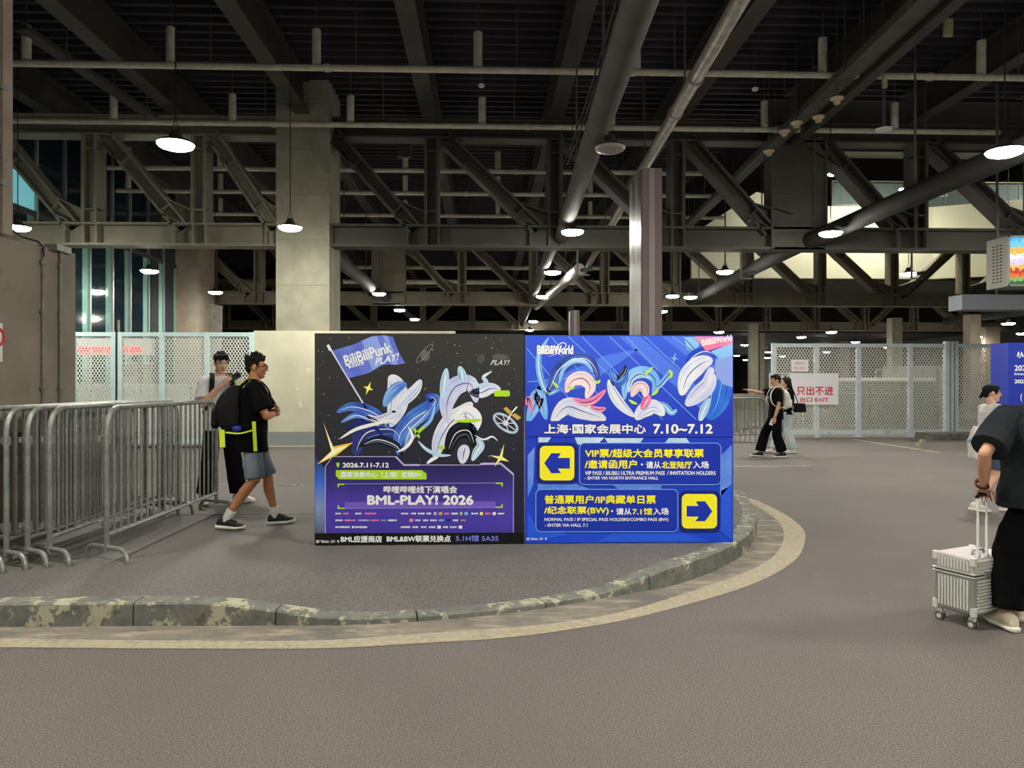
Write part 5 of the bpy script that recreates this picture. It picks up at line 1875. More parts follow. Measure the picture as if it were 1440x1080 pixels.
def hand(bl, wrist, d, n, side, curl=0.35, r=0.0085, sc=1.0):
    """d = finger direction, n = where the palm faces, side = +1/-1 thumb side along d x n"""
    wrist, d, n = V(wrist), V(d).normalized(), V(n)
    n = (n - d * n.dot(d)).normalized()
    lat = d.cross(n).normalized() * side
    for i, (o, kn, fl) in enumerate(((0.030, 0.088, 0.074), (0.010, 0.092, 0.082), (-0.010, 0.088, 0.076), (-0.029, 0.080, 0.060))):
        base = wrist + lat * o * 0.55 * sc
        k = wrist + d * kn * sc + lat * o * sc
        bl.cap(base, 0.016 * sc, k, 0.0125 * sc, 8)
        p = k
        ang = curl * 0.6
        for j, seg in enumerate((0.42, 0.32, 0.26)):
            dd = d * cos(ang) + n * sin(ang)
            q = p + dd * fl * seg * sc + lat * o * 0.12 * sc
            bl.cap(p, r * sc * (1.05 - 0.1 * j), q, r * sc * (0.95 - 0.1 * j), 8)
            p = q
            ang += curl
    tb = wrist + d * 0.022 * sc + lat * 0.024 * sc
    t1 = tb + (lat * 0.8 + d * 0.7 + n * 0.3).normalized() * 0.04 * sc
    t2 = t1 + (lat * 0.25 + d + n * (0.3 + curl)).normalized() * 0.032 * sc
    t3 = t2 + (d + n * (0.4 + curl)).normalized() * 0.024 * sc
    bl.cap(tb, 0.014 * sc, t1, 0.0105 * sc, 8)
    bl.cap(t1, 0.0105 * sc, t2, 0.0095 * sc, 8)
    bl.cap(t2, 0.0095 * sc, t3, 0.008 * sc, 8)


def person(S):
    """S: spec; local frame faces +Y, x to the person's right, z up, metres"""
    t = thing('person', S['label'], 'person', S['loc'], S.get('group'), S['rz'])
    sc = S.get('scale', 1.0)
    t.scale = (sc, sc, sc)
    vx = S.get('voxel', 0.0065)
    skin = S.get('skin', M_skin)
    lean = S.get('lean', 0.0)
    fat = S.get('fat', 1.0)
    HZc = 0.93

    def tp(x, y, z):                      # torso point, leaned forward above the hips
        return V((x, y + max(0, z - HZc) * lean, z))
    J = S['joints']
    sh = {s: tp(s * 0.165 * S.get('shoulder', 1.0), 0, 1.395) for s in (-1, 1)}
    body = MB()
    secs = [(0.80, 0.13, 0.10, 0.0), (0.88, 0.158, 0.115, 0.0), (0.96, 0.155, 0.112, 0), (1.05, 0.132, 0.098, 0), (1.15, 0.135, 0.1, 0), (1.27, 0.155, 0.108, 0), (1.36, 0.165, 0.098, 0), (1.42, 0.135, 0.078, 0), (1.455, 0.075, 0.06, 0)]
    body.loft([(tp(0, c, z), rx * (fat if z < 1.4 else 1), ry * (fat if z < 1.4 else 1)) for z, rx, ry, c in secs])
    for s in (-1, 1):
        body.ell(sh[s], (0.062, 0.058, 0.058))
        body.cap(tp(s * 0.05, 0, 1.43), 0.05, sh[s], 0.05)
        e, wq = V(J['elbow'][s]), V(J['wrist'][s])
        body.cap(sh[s], 0.050, e, 0.038)
        body.cap(e, 0.038, e.lerp(wq, 0.3), 0.040)
        body.cap(e.lerp(wq, 0.3), 0.040, wq, 0.0255)
        hd = J['hand'][s]
        hand(body, wq, hd[0], hd[1], hd[2], hd[3], r=0.0088 if vx < 0.007 else 0.0105)
        k, a = V(J['knee'][s]), V(J['ankle'][s])
        hp = V((s * 0.088, 0, 0.88))
        body.cap(hp, 0.088, k, 0.054)
        calf = k.lerp(a, 0.32) + V((0, -0.012, 0))
        body.cap(k, 0.050, calf, 0.054)
        body.cap(calf, 0.054, k.lerp(a, 0.8), 0.034)
        body.cap(k.lerp(a, 0.8), 0.034, a, 0.036)
        fd = V(J.get('foot', {}).get(s, (s * 0.1, 1, 0))).normalized()
        body.cap(a + V((0, 0, -0.045)) - fd * 0.03, 0.028, a + fd * 0.13 + V((0, 0, -0.052)), 0.024)
    # head
    hc = tp(0, 0, 1.455)
    nk = tp(0, 0, 1.44)
    yaw, pit = S.get('head', (0, 0))
    HM = Matrix.Rotation(yaw, 3, 'Z') @ Matrix.Rotation(pit, 3, 'X')
    C = tp(0, 0.005, 1.53) + HM @ V((0, 0.008, 0.078))
    H = lambda *p: C + HM @ V(p)
    body.cap(nk, 0.060, C + HM @ V((0, -0.02, -0.06)), 0.054)
    body.ell(H(0, -0.014, 0.028), (0.074, 0.094, 0.088), HM)
    body.ell(H(0, 0.022, -0.035), (0.059, 0.066, 0.080), HM)
    body.ell(H(0, 0.050, -0.092), (0.034, 0.034, 0.026), HM)
    body.ell(H(0, 0.074, 0.024), (0.045, 0.018, 0.013), HM)
    body.cap(H(0, 0.082, 0.008), 0.008, H(0, 0.104, -0.028), 0.012, 8)
    for s in (-1, 1):
        body.ell(H(s * 0.012, 0.094, -0.030), (0.010, 0.012, 0.009), HM)
        body.ell(H(s * 0.038, 0.062, -0.028), (0.022, 0.022, 0.022), HM)
        body.ell(H(s * 0.074, -0.008, -0.008), (0.011, 0.020, 0.032), HM)
    mesh_obj('body', remesh(body, vx, 2), skin, t)
    for s in (-1, 1):
        e = MB().ell(H(s * 0.029, 0.079, 0.004), (0.013, 0.0085, 0.0052), HM, 10, 6)
        mesh_obj('eye', remesh(e, 0.004, 0), M_eyew, t)
        mesh_obj('iris', remesh(MB().ell(H(s * 0.029, 0.087, 0.003), (0.0055, 0.003, 0.0052), HM, 8, 6), 0.002, 0), M_eye, t)
        br = MB().path([H(s * 0.012, 0.091, 0.024), H(s * 0.030, 0.090, 0.030), H(s * 0.048, 0.078, 0.025)], 0.0042, 6)
        br.build('eyebrow', M_hair, t, local=True)
    MB().ell(H(0, 0.088, -0.061), (0.021, 0.009, 0.0038), HM, 12, 6).ell(H(0, 0.086, -0.068), (0.017, 0.009, 0.005), HM, 12, 6).build('mouth', M_lips, t, local=True, smooth=True)
    # hair
    hr = MB()
    style = S.get('hair', 'short')
    hr.ell(H(0, -0.027, 0.042), (0.079, 0.095, 0.083), HM)
    hr.ell(H(0, 0.030, 0.080), (0.062, 0.054, 0.034), HM)
    for s in (-1, 1):
        hr.cap(H(s * 0.068, 0.015, 0.045), 0.018, H(s * 0.070, 0.022, 0.008), 0.008, 8)
    hr.ell(H(0, -0.070, -0.010), (0.066, 0.040, 0.055), HM)
    rr = random.Random(S.get('seed', 1))
    if style == 'tousled':
        for k in range(46):
            th, ph = rr.uniform(0, 1.35), rr.uniform(0, 2 * pi)
            dd = V((sin(th) * cos(ph), sin(th) * sin(ph) * 1.05, cos(th)))
            if dd.y > 0.75 and dd.z < 0.5:
                continue
            p = V((0, -0.016, 0.045)) + V((dd.x * 0.076, dd.y * 0.09, dd.z * 0.082))
            q = p + (dd + V((rr.uniform(-.5, .5), rr.uniform(-.1, .7), rr.uniform(-.1, .4)))).normalized() * rr.uniform(0.02, 0.042)
            hr.cap(H(*p), 0.015, H(*q), 0.005, 6)
    if style in ('short', 'neat'):
        for k in range(60):
            th, ph = rr.uniform(0, 1.5), rr.uniform(0, 2 * pi)
            dd = V((sin(th) * cos(ph), sin(th) * sin(ph), cos(th)))
            if dd.y > 0.55 and dd.z < 0.6:
                continue
            p = V((0, -0.02, 0.045)) + V((dd.x * 0.074, dd.y * 0.088, dd.z * 0.08))
            q = p + (dd + V((rr.uniform(-.6, .6), rr.uniform(.0, .8), rr.uniform(-.3, .2)))).normalized() * rr.uniform(0.006, 0.016)
            hr.cap(H(*p), 0.013, H(*q), 0.005, 6)
        for k in range(12):
            a = -0.9 + 1.8 * k / 11
            p = V((sin(a) * 0.062, 0.028 + 0.044 * cos(a), 0.098))
            q = V((sin(a) * 0.070 + 0.01, 0.046 + 0.034 * cos(a), 0.052 + rr.uniform(-0.014, 0.008)))
            hr.cap(H(*p), 0.013, H(*q), 0.004, 6)
    if style == 'long':
        for s in (-1, 1):
            hr.cap(H(s * 0.058, -0.02, 0.03), 0.036, H(s * 0.062, -0.035, -0.12), 0.034)
            hr.cap(H(s * 0.05, 0.05, 0.07), 0.022, H(s * 0.072, 0.03, -0.02), 0.014)
        hr.loft([(H(0, -0.05, 0.05), 0.07, 0.06), (H(0, -0.085, -0.05), 0.078, 0.042), (tp(0, -0.125, 1.36), 0.085, 0.036), (tp(0, -0.14, 1.22), 0.078, 0.03), (tp(0, -0.145, 1.08), 0.05, 0.02)])
    if style == 'tied':
        hr.cap(H(0, -0.10, 0.0), 0.034, H(0, -0.135, -0.05), 0.022)
        for s in (-1, 1):
            hr.cap(H(s * 0.05, 0.055, 0.065), 0.02, H(s * 0.074, 0.03, -0.005), 0.012)
    mesh_obj('hair', remesh(hr, 0.006, 1, 0.004, 3), M_hair, t)
    # glasses
    if S.get('glasses'):
        g = MB()
        for s in (-1, 1):
            ring = [H(s * 0.031 + 0.023 * cos(a), 0.102 - 0.10 * abs(s * 0.031 + 0.023 * cos(a)) ** 1.0 * 0.3, 0.001 + 0.018 * sin(a)) for a in [k * pi / 7 for k in range(14)]]
            g.path(ring, 0.0026, 6, closed=True)
            g.path([H(s * 0.054, 0.095, 0.006), H(s * 0.078, 0.06, 0.004), H(s * 0.080, -0.01, 0.0)], 0.0026, 6)
        g.path([H(-0.009, 0.103, 0.002), H(0, 0.106, 0.005), H(0.009, 0.103, 0.002)], 0.0024, 6)
        g.build('glasses', S.get('glasses_mat', M_black), t, local=True)
    if S.get('earbud'):
        MB().cap(H(0.083, 0.002, -0.012), 0.007, H(0.085, 0.012, -0.032), 0.0045, 8).build('earbud', M_white, t, local=True, smooth=True)
    # top
    T = S['top']
    lo, wdt = T['hem'], T.get('w', 1.0)
    top = MB()
    ss = []
    for z, rx, ry in ((lo, 0.185, 0.135), (lo + 0.1, 0.182, 0.132), (1.02, 0.168, 0.124), (1.12, 0.166, 0.122), (1.25, 0.178, 0.126), (1.35, 0.182, 0.115), (1.42, 0.148, 0.090), (1.452, 0.088, 0.070)):
        f = wdt * fat if z < 1.4 else 1
        ss.append((tp(0, 0, z), rx * f, ry * f))
    top.loft(ss, 24, 2.2)
    sl, sr = T.get('sleeve', 0.75), T.get('sr', 0.078)
    for s in (-1, 1):
        e = V(J['elbow'][s])
        st = sh[s]
        top.ell(st, (0.076 * wdt, 0.070, 0.066))
        top.cap(tp(s * 0.06, 0, 1.415), 0.058, st, 0.062)
        if sl <= 1:
            en = st.lerp(e, sl)
            top.tube(st, en, 0.070 * wdt, 16, r1=sr)
            # sleeve cloth under the arm
            top.tube(st + V((-s * 0.035, 0, -0.03)), st.lerp(e, sl * 0.7) + V((-s * 0.03, 0, 0)), 0.055, 12, r1=0.06)
        else:
            wq = V(J['wrist'][s])
            top.cap(st, 0.066, e, 0.058)
            top.tube(e, e.lerp(wq, sl - 1), 0.058, 14, r1=0.048)
    mesh_obj(T.get('name', 't_shirt'), remesh(top, 0.008, 4, 0.009 * T.get('wr', 1), S.get('seed', 1)), T['mat'], t)
    if T.get('collar'):
        cpts = [tp(0.066 * cos(a), 0.004 + 0.056 * sin(a), 1.452 - 0.006 * sin(a)) for a in [k * pi / 9 for k in range(18)]]
        MB().path(cpts, 0.007, 6, closed=True).build('collar', T['collar'], t, local=True, smooth=True)
    # trousers / shorts
    B_ = S['bottom']
    bt = MB()
    bt.loft([(V((0, 0, z)), rx * fat, ry * fat) for z, rx, ry in ((0.80, 0.15, 0.12), (0.86, 0.176, 0.13), (0.93, 0.174, 0.128), (0.99, 0.166, 0.12))], 24)
    for s in (-1, 1):
        k, a = V(J['knee'][s]), V(J['ankle'][s])
        hp = V((s * 0.09, 0, 0.87))
        if B_['len'] <= 1:
            en = hp.lerp(k, B_['len'])
            bt.cap(hp, 0.094, hp.lerp(k, 0.3), 0.094)
            bt.tube(hp.lerp(k, 0.2), en, 0.096, 18, r1=B_['r'])
        else:
            en = k.lerp(a, B_['len'] - 1)
            bt.cap(hp, 0.096, k, B_['rk'])
            bt.tube(k, en, B_['rk'], 18, r1=B_['r'])
            bt.ell(k, (B_['rk'],) * 3)
    mesh_obj(B_.get('name', 'trousers'), remesh(bt, 0.008, 4, 0.010 * B_.get('wr', 1), 9), B_['mat'], t)
    # shoes
    Z = S['shoe']
    for s in (-1, 1):
        a = V(J['ankle'][s])
        fd = V(J.get('foot', {}).get(s, (s * 0.1, 1, 0))).normalized()
        rt = fd.cross(V((0, 0, 1))).normalized()
        up = rt.cross(fd).normalized()
        b0 = a - up * 0.09
        def Q(y, z, x=0):
            return b0 + fd * y + up * z + rt * x
        up_ = MB()
        secs_ = [(-0.075, 0.048, 0.020, 0.022), (-0.065, 0.055, 0.032, 0.040), (-0.03, 0.068, 0.037, 0.052), (0.02, 0.070, 0.040, 0.050), (0.07, 0.056, 0.044, 0.036), (0.12, 0.045, 0.048, 0.026), (0.165, 0.040, 0.042, 0.020), (0.19, 0.036, 0.024, 0.012)]
        up_.loft([(Q(y, z), w_, h_, rt, up) for y, z, w_, h_ in secs_], 16, 2.4)
        sh_o = mesh_obj('shoe', remesh(up_, 0.006, 2), Z['mat'], t)
        so = MB().loft([(Q(y, 0.016 + (0.012 if y > 0.16 else 0)), w_, 0.017, rt, up) for y, w_ in ((-0.085, 0.024), (-0.07, 0.039), (-0.02, 0.043), (0.05, 0.043), (0.11, 0.051), (0.165, 0.046), (0.198, 0.026))], 16, 3)
        so.build('sole', Z['sole'], sh_o, local=True, smooth=True)
        la = MB()
        for k in range(4):
            yy = 0.035 + k * 0.022
            la.path([Q(yy, 0.092 - k * 0.009 + .012, -0.022), Q(yy + 0.008, 0.096 - k * 0.009 + .012, 0), Q(yy, 0.092 - k * 0.009 + .012, 0.022)], 0.0035, 6)
        la.build('laces', Z.get('lace', Z['sole']), sh_o, local=True)
        if Z.get('sock'):
            kk = V(J['knee'][s])
            top_ = a.lerp(kk, Z['sock'])
            MB().tube(a - V((0, 0, 0.02)), top_, 0.041, 14, r1=0.043 + 0.03 * Z['sock']).build('sock', M_sock, t, local=True, smooth='auto')
    return t, tp, sh, H


M_sock = mat('sock_white', (226, 224, 218), 0.8, 0, (206, 204, 198), scale=20)
cloth_white = mat('white_cotton', (216, 214, 216), 0.85, 0, (202, 200, 204), scale=5)
cloth_black = mat('black_cotton', (9, 9, 10), 0.95, 0, (14, 14, 15), spec=0.08, scale=5)
cloth_blk2 = mat('black_trouser', (9, 9, 11), 0.95, 0, (14, 14, 16), spec=0.08, scale=5)
cloth_grey = mat('charcoal_cotton', (44, 48, 52), 0.95, 0, (36, 40, 44), spec=0.1, scale=5)
cloth_denim = mat('faded_denim', (88, 98, 112), 0.9, 0, (128, 138, 152), scale=3.5, lo=0.45, hi=0.7)
cloth_ltden = mat('pale_denim', (168, 178, 184), 0.9, 0, (190, 198, 202), scale=4)
shoe_black = mat('shoe_black', (22, 22, 24), 0.6)
shoe_white = mat('shoe_white', (214, 208, 198), 0.6)
sole_white = mat('sole_white', (226, 222, 212), 0.6)
M_pack = mat('pack_black', (14, 14, 16), 0.85, 0, (24, 23, 27), spec=0.2, scale=9)
M_neon = mat('neon_yellow', (206, 232, 40), 0.6)


def strap(pts, w_, th, m, parent, name='strap'):
    mb = MB()
    c = crom([V(p) for p in pts], 5)
    for p, q in zip(c, c[1:]):
        d = (q - p)
        mb.beam(p - d * 0.1, q + d * 0.1, w_, th, (1, 0, 0.001))
    return mb.build(name, m, parent, local=True, smooth=False)


def backpack(label, person_obj, tp, m, w_=0.15, h_=0.42, d_=0.12, ztop=1.42, accent=None, fr=None, lower=None):
    t = thing('backpack', label, 'backpack', person_obj.location.copy(), None, person_obj.rotation_euler.z)
    t.scale = person_obj.scale
    fr = fr or 0.118
    mb = MB()
    zs = [ztop - h_ * k / 6 for k in range(7)]
    wf = (0.55, 0.85, 0.98, 1.0, 1.0, 0.95, 0.7)
    df = (0.45, 0.75, 0.92, 1.0, 1.0, 0.9, 0.55)
    mb.loft([(tp(0, -fr - d_ * df[k] * 0.9, zs[k]), w_ * wf[k], d_ * df[k]) for k in range(7)], 20, 3)
    mesh_obj('pack_body', remesh(mb, 0.009, 3, 0.008, 4), m, t)
    mp = MB().loft([(tp(0, -fr - d_ * 1.85, z), w_ * 0.72 * f, 0.035 * f) for z, f in ((ztop - h_ * 0.48, 0.6), (ztop - h_ * 0.55, 1), (ztop - h_ * 0.85, 1), (ztop - h_ * 0.92, 0.6))], 16, 3)
    mp.build('front_pocket', m, t, local=True, smooth='auto')
    a = accent or m
    for s in (-1, 1):
        strap([tp(s * 0.075, -fr - 0.02, ztop - 0.02), tp(s * 0.085, -0.06, 1.478), tp(s * 0.092, 0.03, 1.475), tp(s * 0.105, 0.115, 1.39), tp(s * 0.118, 0.15, 1.27), tp(s * 0.15, 0.12, 1.13), tp(s * 0.17, 0.0, 1.04), tp(s * 0.14, -fr - 0.01, ztop - h_ + 0.06)], 0.052, 0.012, m, t, 'shoulder_strap')
        if accent:
            strap([tp(s * 0.09, -0.10, ztop + 0.035), tp(s * 0.09, -0.05, 1.486), tp(s * 0.093, 0.01, 1.488)], 0.036, 0.012, a, t, 'accent_strap')
    MB().path([tp(-0.03, -fr - 0.03, ztop), tp(-0.02, -fr - 0.03, ztop + 0.045), tp(0.02, -fr - 0.03, ztop + 0.045), tp(0.03, -fr - 0.03, ztop)], 0.008, 6).build('carry_loop', a, t, local=True)
    zp = MB().path([tp(w_ * 0.9 * cos(k * pi / 10), -fr - d_ * 1.25, ztop - 0.16 + 0.13 * sin(k * pi / 10)) for k in range(11)], 0.004, 6)
    zp.build('zip', M_cable, t, local=True)
    return t


# --- A: white tee, phone in hand, facing the camera
pa_ = G(310, 707, 0.15)
JA = {'elbow': {1: (0.215, 0.16, 1.13), -1: (-0.235, -0.01, 1.12)},
      'wrist': {1: (0.03, 0.27, 1.36), -1: (-0.25, 0.10, 0.90)},
      'hand': {1: ((-0.75, 0.30, 0.55), (-0.2, -0.8, 0.5), -1, 0.5), -1: ((0, 0.15, -1), (1, 0.2, 0), -1, 0.3)},
      'knee': {1: (0.12, 0.03, 0.48), -1: (-0.14, 0.05, 0.48)}, 'ankle': {1: (0.17, -0.02, 0.09), -1: (-0.19, 0.06, 0.09)},
      'foot': {1: (0.2, 1, 0), -1: (-0.9, 0.8, 0)}}
tA, tpA, shA, HA = person(dict(label='man in white t-shirt and black trousers looking down at his phone behind the barriers', loc=(pa_.x, pa_.y, 0.15), rz=radians(208), scale=1.015, joints=JA, head=(0.14, -0.26), hair='short', earbud=True,
                               skin=M_skin3, top=dict(mat=cloth_white, hem=0.84, w=1.06, sleeve=0.82, sr=0.088, collar=cloth_white), bottom=dict(mat=cloth_blk2, len=1.93, rk=0.094, r=0.098), shoe=dict(mat=shoe_white, sole=sole_white), seed=4))
backpack('black backpack worn by the man in the white t-shirt', tA, tpA, M_pack, w_=0.15, h_=0.44)
ph = thing('smartphone', 'black smartphone held up by the man in the white t-shirt', 'phone', tA.location.copy(), None, tA.rotation_euler.z)
wA = V(JA['wrist'][1])
pc = wA + V((-0.13, 0.03, 0.10))
MB().beam(pc + V((0.065, -0.01, -0.04)), pc + V((-0.065, 0.01, 0.04)), 0.075, 0.010, (0.3, -0.5, 0.8)).build('phone_body', M_black, ph, local=True)
MB().ell(pc + V((-0.05, 0.02, 0.035)), (0.022, 0.022, 0.022), None, 10, 6).build('camera_bump', M_black, ph, local=True, smooth=True)

# --- B: black tee, grey shorts, walking right
pb = G(353, 741, 0.15)
JB = {'elbow': {1: (0.225, 0.15, 1.12), -1: (-0.22, 0.15, 1.12)},
      'wrist': {1: (0.03, 0.215, 1.14), -1: (-0.05, 0.22, 1.17)},
      'hand': {1: ((-0.9, 0.3, 0.1), (0, -1, 0), 1, 0.4), -1: ((0.9, 0.3, 0), (0, -1, 0), -1, 0.4)},
      'knee': {1: (0.10, 0.03, 0.49), -1: (-0.10, 0.13, 0.49)}, 'ankle': {1: (0.10, -0.25, 0.105), -1: (-0.12, 0.20, 0.09)},
      'foot': {1: (0.1, 1, -0.10), -1: (-0.05, 1, 0.03)}}
tB, tpB, shB, HB = person(dict(label='man in black t-shirt, grey denim shorts and glasses walking right past the barriers', loc=(pb.x + 0.02, pb.y, 0.15), rz=radians(-80), scale=0.965, joints=JB, head=(-0.05, -0.03), hair='tousled', glasses=True, lean=0.03,
                               skin=M_skin2, top=dict(mat=cloth_black, hem=0.76, w=1.1, sleeve=0.80, sr=0.098), bottom=dict(name='shorts', mat=cloth_denim, len=0.97, r=0.098), shoe=dict(mat=shoe_black, sole=sole_white, sock=0.22, lace=cloth_grey), seed=2))
bpB = backpack('dark backpack with neon yellow straps worn by the man in grey shorts', tB, tpB, M_pack, w_=0.165, h_=0.46, d_=0.13, accent=M_neon)
strap([tpB(0.175, -0.23, 0.965), tpB(0.195, -0.1, 0.955), tpB(0.205, 0.02, 0.985)], 0.024, 0.014, M_neon, bpB, 'hip_strap')
MB().beam(tpB(0.175, -0.27, 0.99), tpB(0.18, -0.26, 0.82), 0.05, 0.012, (0, 1, 0)).build('dangling_strap', M_neon, bpB, local=True)
MB().beam(tpB(0.215, 0.03, 1.07), tpB(0.215, 0.05, 0.78), 0.034, 0.010, (0, 1, 0)).build('dangling_strap', M_neon, bpB, local=True)
MB().ell(tpB(0.185, -0.13, 1.0), (0.02, 0.045, 0.03), None, 12, 8).build('blue_pouch', mat('deep_blue_cloth', (20, 40, 150), 0.6), bpB, local=True, smooth=True)

# --- C: pointing man in black
pcx = G(1091, 643)
JC = {'elbow': {1: (0.20, 0.24, 1.335), -1: (-0.235, 0.02, 1.10)},
      'wrist': {1: (0.17, 0.47, 1.40), -1: (-0.23, 0.10, 0.85)},
      'hand': {1: ((0, 1, 0.22), (0, 0, -1), 1, 0.12), -1: ((0, 0.2, -1), (1, 0, 0), -1, 0.5)},
      'knee': {1: (0.10, 0.20, 0.49), -1: (-0.10, 0.02, 0.48)}, 'ankle': {1: (0.10, 0.30, 0.09), -1: (-0.11, -0.10, 0.10)},
      'foot': {1: (0.05, 1, 0.08), -1: (-0.05, 1, -0.02)}}
tC, tpC, shC, HC = person(dict(label='man in black pointing left with one arm, walking with a white backpack', loc=pcx, rz=radians(88), scale=0.99, joints=JC, head=(0.05, 0), hair='neat', voxel=0.0085,
                               skin=M_skin, top=dict(mat=cloth_black, hem=0.80, w=1.05, sleeve=0.78, sr=0.09), bottom=dict(mat=cloth_blk2, len=1.92, rk=0.098, r=0.108), shoe=dict(mat=shoe_black, sole=sole_white), seed=7))
M_wpack = mat('white_canvas', (222, 218, 208), 0.8, 0, (204, 200, 190), scale=8)
backpack('white canvas backpack worn by the pointing man', tC, tpC, M_wpack, w_=0.15, h_=0.42, d_=0.09)
MB().path([V((-0.23, 0.10, 0.845)) + V((0.03 * cos(a), 0.03 * sin(a), 0.01)) for a in [k * pi / 6 for k in range(12)]], 0.005, 6, closed=True).build('bracelet', M_black, tC, local=True)
phc = thing('smartphone', 'pale smartphone in the lowered hand of the pointing man', 'phone', tC.location.copy(), None, tC.rotation_euler.z)
MB().beam(V((-0.21, 0.13, 0.80)), V((-0.205, 0.18, 0.68)), 0.07, 0.009, (0, 1, 0.4)).build('phone_body', M_white, phc, local=True)

# --- D: woman beside him with long hair
pd = G(1118, 640)
JD = {'elbow': {1: (0.20, 0.0, 1.12), -1: (-0.20, 0.02, 1.12)},
      'wrist': {1: (0.19, 0.18, 1.0), -1: (-0.19, 0.20, 0.98)},
      'hand': {1: ((-0.2, 1, 0), (0, 0, -1), 1, 0.4), -1: ((0.2, 1, 0), (0, 0, -1), -1, 0.4)},
      'knee': {1: (0.09, 0.14, 0.49), -1: (-0.09, 0.0, 0.48)}, 'ankle': {1: (0.09, 0.24, 0.09), -1: (-0.10, -0.10, 0.10)},
      'foot': {1: (0.05, 1, 0.05), -1: (-0.05, 1, -0.02)}}
tD, tpD, shD, HD = person(dict(label='woman with long black hair and pale wide jeans walking behind the pointing man', loc=(pd.x, pd.y + 0.45, 0), rz=radians(90), scale=0.965, joints=JD, head=(0.0, 0), hair='long', voxel=0.0085, shoulder=0.92,
                               skin=M_skin3, top=dict(mat=cloth_black, hem=0.88, w=0.98, sleeve=0.8, sr=0.08), bottom=dict(mat=cloth_ltden, len=1.95, rk=0.094, r=0.115), shoe=dict(mat=shoe_white, sole=sole_white), seed=8))
hb = thing('shoulder_bag', 'small black shoulder bag carried behind the long-haired woman', 'bag', tD.location.copy(), None, tD.rotation_euler.z)
MB().loft([(V((-0.13, -0.24, 0.90)), 0.05, 0.12), (V((-0.13, -0.24, 0.93)), 0.06, 0.14), (V((-0.13, -0.24, 1.08)), 0.05, 0.12), (V((-0.13, -0.24, 1.10)), 0.03, 0.1)], 16, 3).build('bag_body', M_pack, hb, local=True, smooth='auto')
strap([tpD(-0.13, -0.2, 1.10), tpD(-0.13, -0.13, 1.3), tpD(-0.12, -0.05, 1.45), tpD(-0.12, 0.06, 1.43), tpD(-0.13, 0.13, 1.3), tpD(-0.18, -0.02, 1.12), tpD(-0.15, -0.24, 1.08)], 0.03, 0.01, M_pack, hb)

# --- E: person in charcoal tee with the suitcase, seen from behind
pe = G(1474, 888)
JE = {'elbow': {-1: (-0.385, 0.06, 1.135), 1: (0.29, 0.03, 1.10)},
      'wrist': {-1: (-0.355, 0.17, 0.925), 1: (0.24, 0.17, 0.90)},
      'hand': {-1: ((0.30, 0.85, -0.35), (0, -0.3, -1), -1, 0.75), 1: ((0, 0.2, -1), (-1, 0, 0), 1, 0.4)},
      'knee': {-1: (-0.20, 0.02, 0.48), 1: (0.04, 0.14, 0.48)}, 'ankle': {-1: (-0.235, -0.03, 0.095), 1: (-0.05, 0.24, 0.09)},
      'foot': {-1: (-0.28, 1, 0), 1: (0.1, 1, 0)}}
_M = Matrix.Translation((pe.x, pe.y + 0.02, 0)) @ Matrix.Rotation(radians(-14), 4, 'Z') @ Matrix.Scale(0.965, 4)
_c = G(1370, 868, 0.085)
_u = (Matrix.Rotation(-YAW, 3, 'Z') @ V((0.39, 0.19, 0)).normalized())
_v = (Matrix.Rotation(-YAW, 3, 'Z') @ V((-0.19, 0.39, 0)).normalized())
_grip = V((_c.x, _c.y, 0.842)) + _u * 0.13 + _v * 0.03
_g = _M.inverted() @ _grip
JE['wrist'][-1] = tuple(_g + V((-0.02, -0.075, 0.045)))
JE['elbow'][-1] = tuple((V(JE['wrist'][-1]) + V((-0.035, -0.11, 0.235))))
tE, tpE, shE, HE = person(dict(label='person in oversized charcoal t-shirt and black trousers seen from behind, holding the suitcase handle', loc=(pe.x, pe.y + 0.02, 0), rz=radians(-14), scale=0.965, joints=JE, head=(0.3, 0), hair='short', shoulder=1.28,
                               skin=M_skin, fat=1.12, top=dict(mat=cloth_grey, hem=0.80, w=1.36, sleeve=0.84, sr=0.112, collar=cloth_grey, wr=1.3), bottom=dict(mat=cloth_blk2, len=1.90, rk=0.108, r=0.098, wr=1.6), shoe=dict(mat=mat('cream_shoe', (222, 208, 182), 0.6), sole=sole_white), seed=11))
wE = V(JE['wrist'][-1])
for k, (r_, m_) in enumerate(((0.0065, M_black), (0.005, mat('bead_red', (120, 40, 40), 0.4)))):
    MB().path([wE + V((-0.02, -0.03 + 0.0, 0.028)) * (1 + 0.5 * k) + V((0.036 * cos(a), 0.034 * sin(a) * 0.8, 0.022 * sin(a))) for a in [j * pi / 8 for j in range(16)]], r_, 6, closed=True).build('bracelet', m_, tE, local=True)

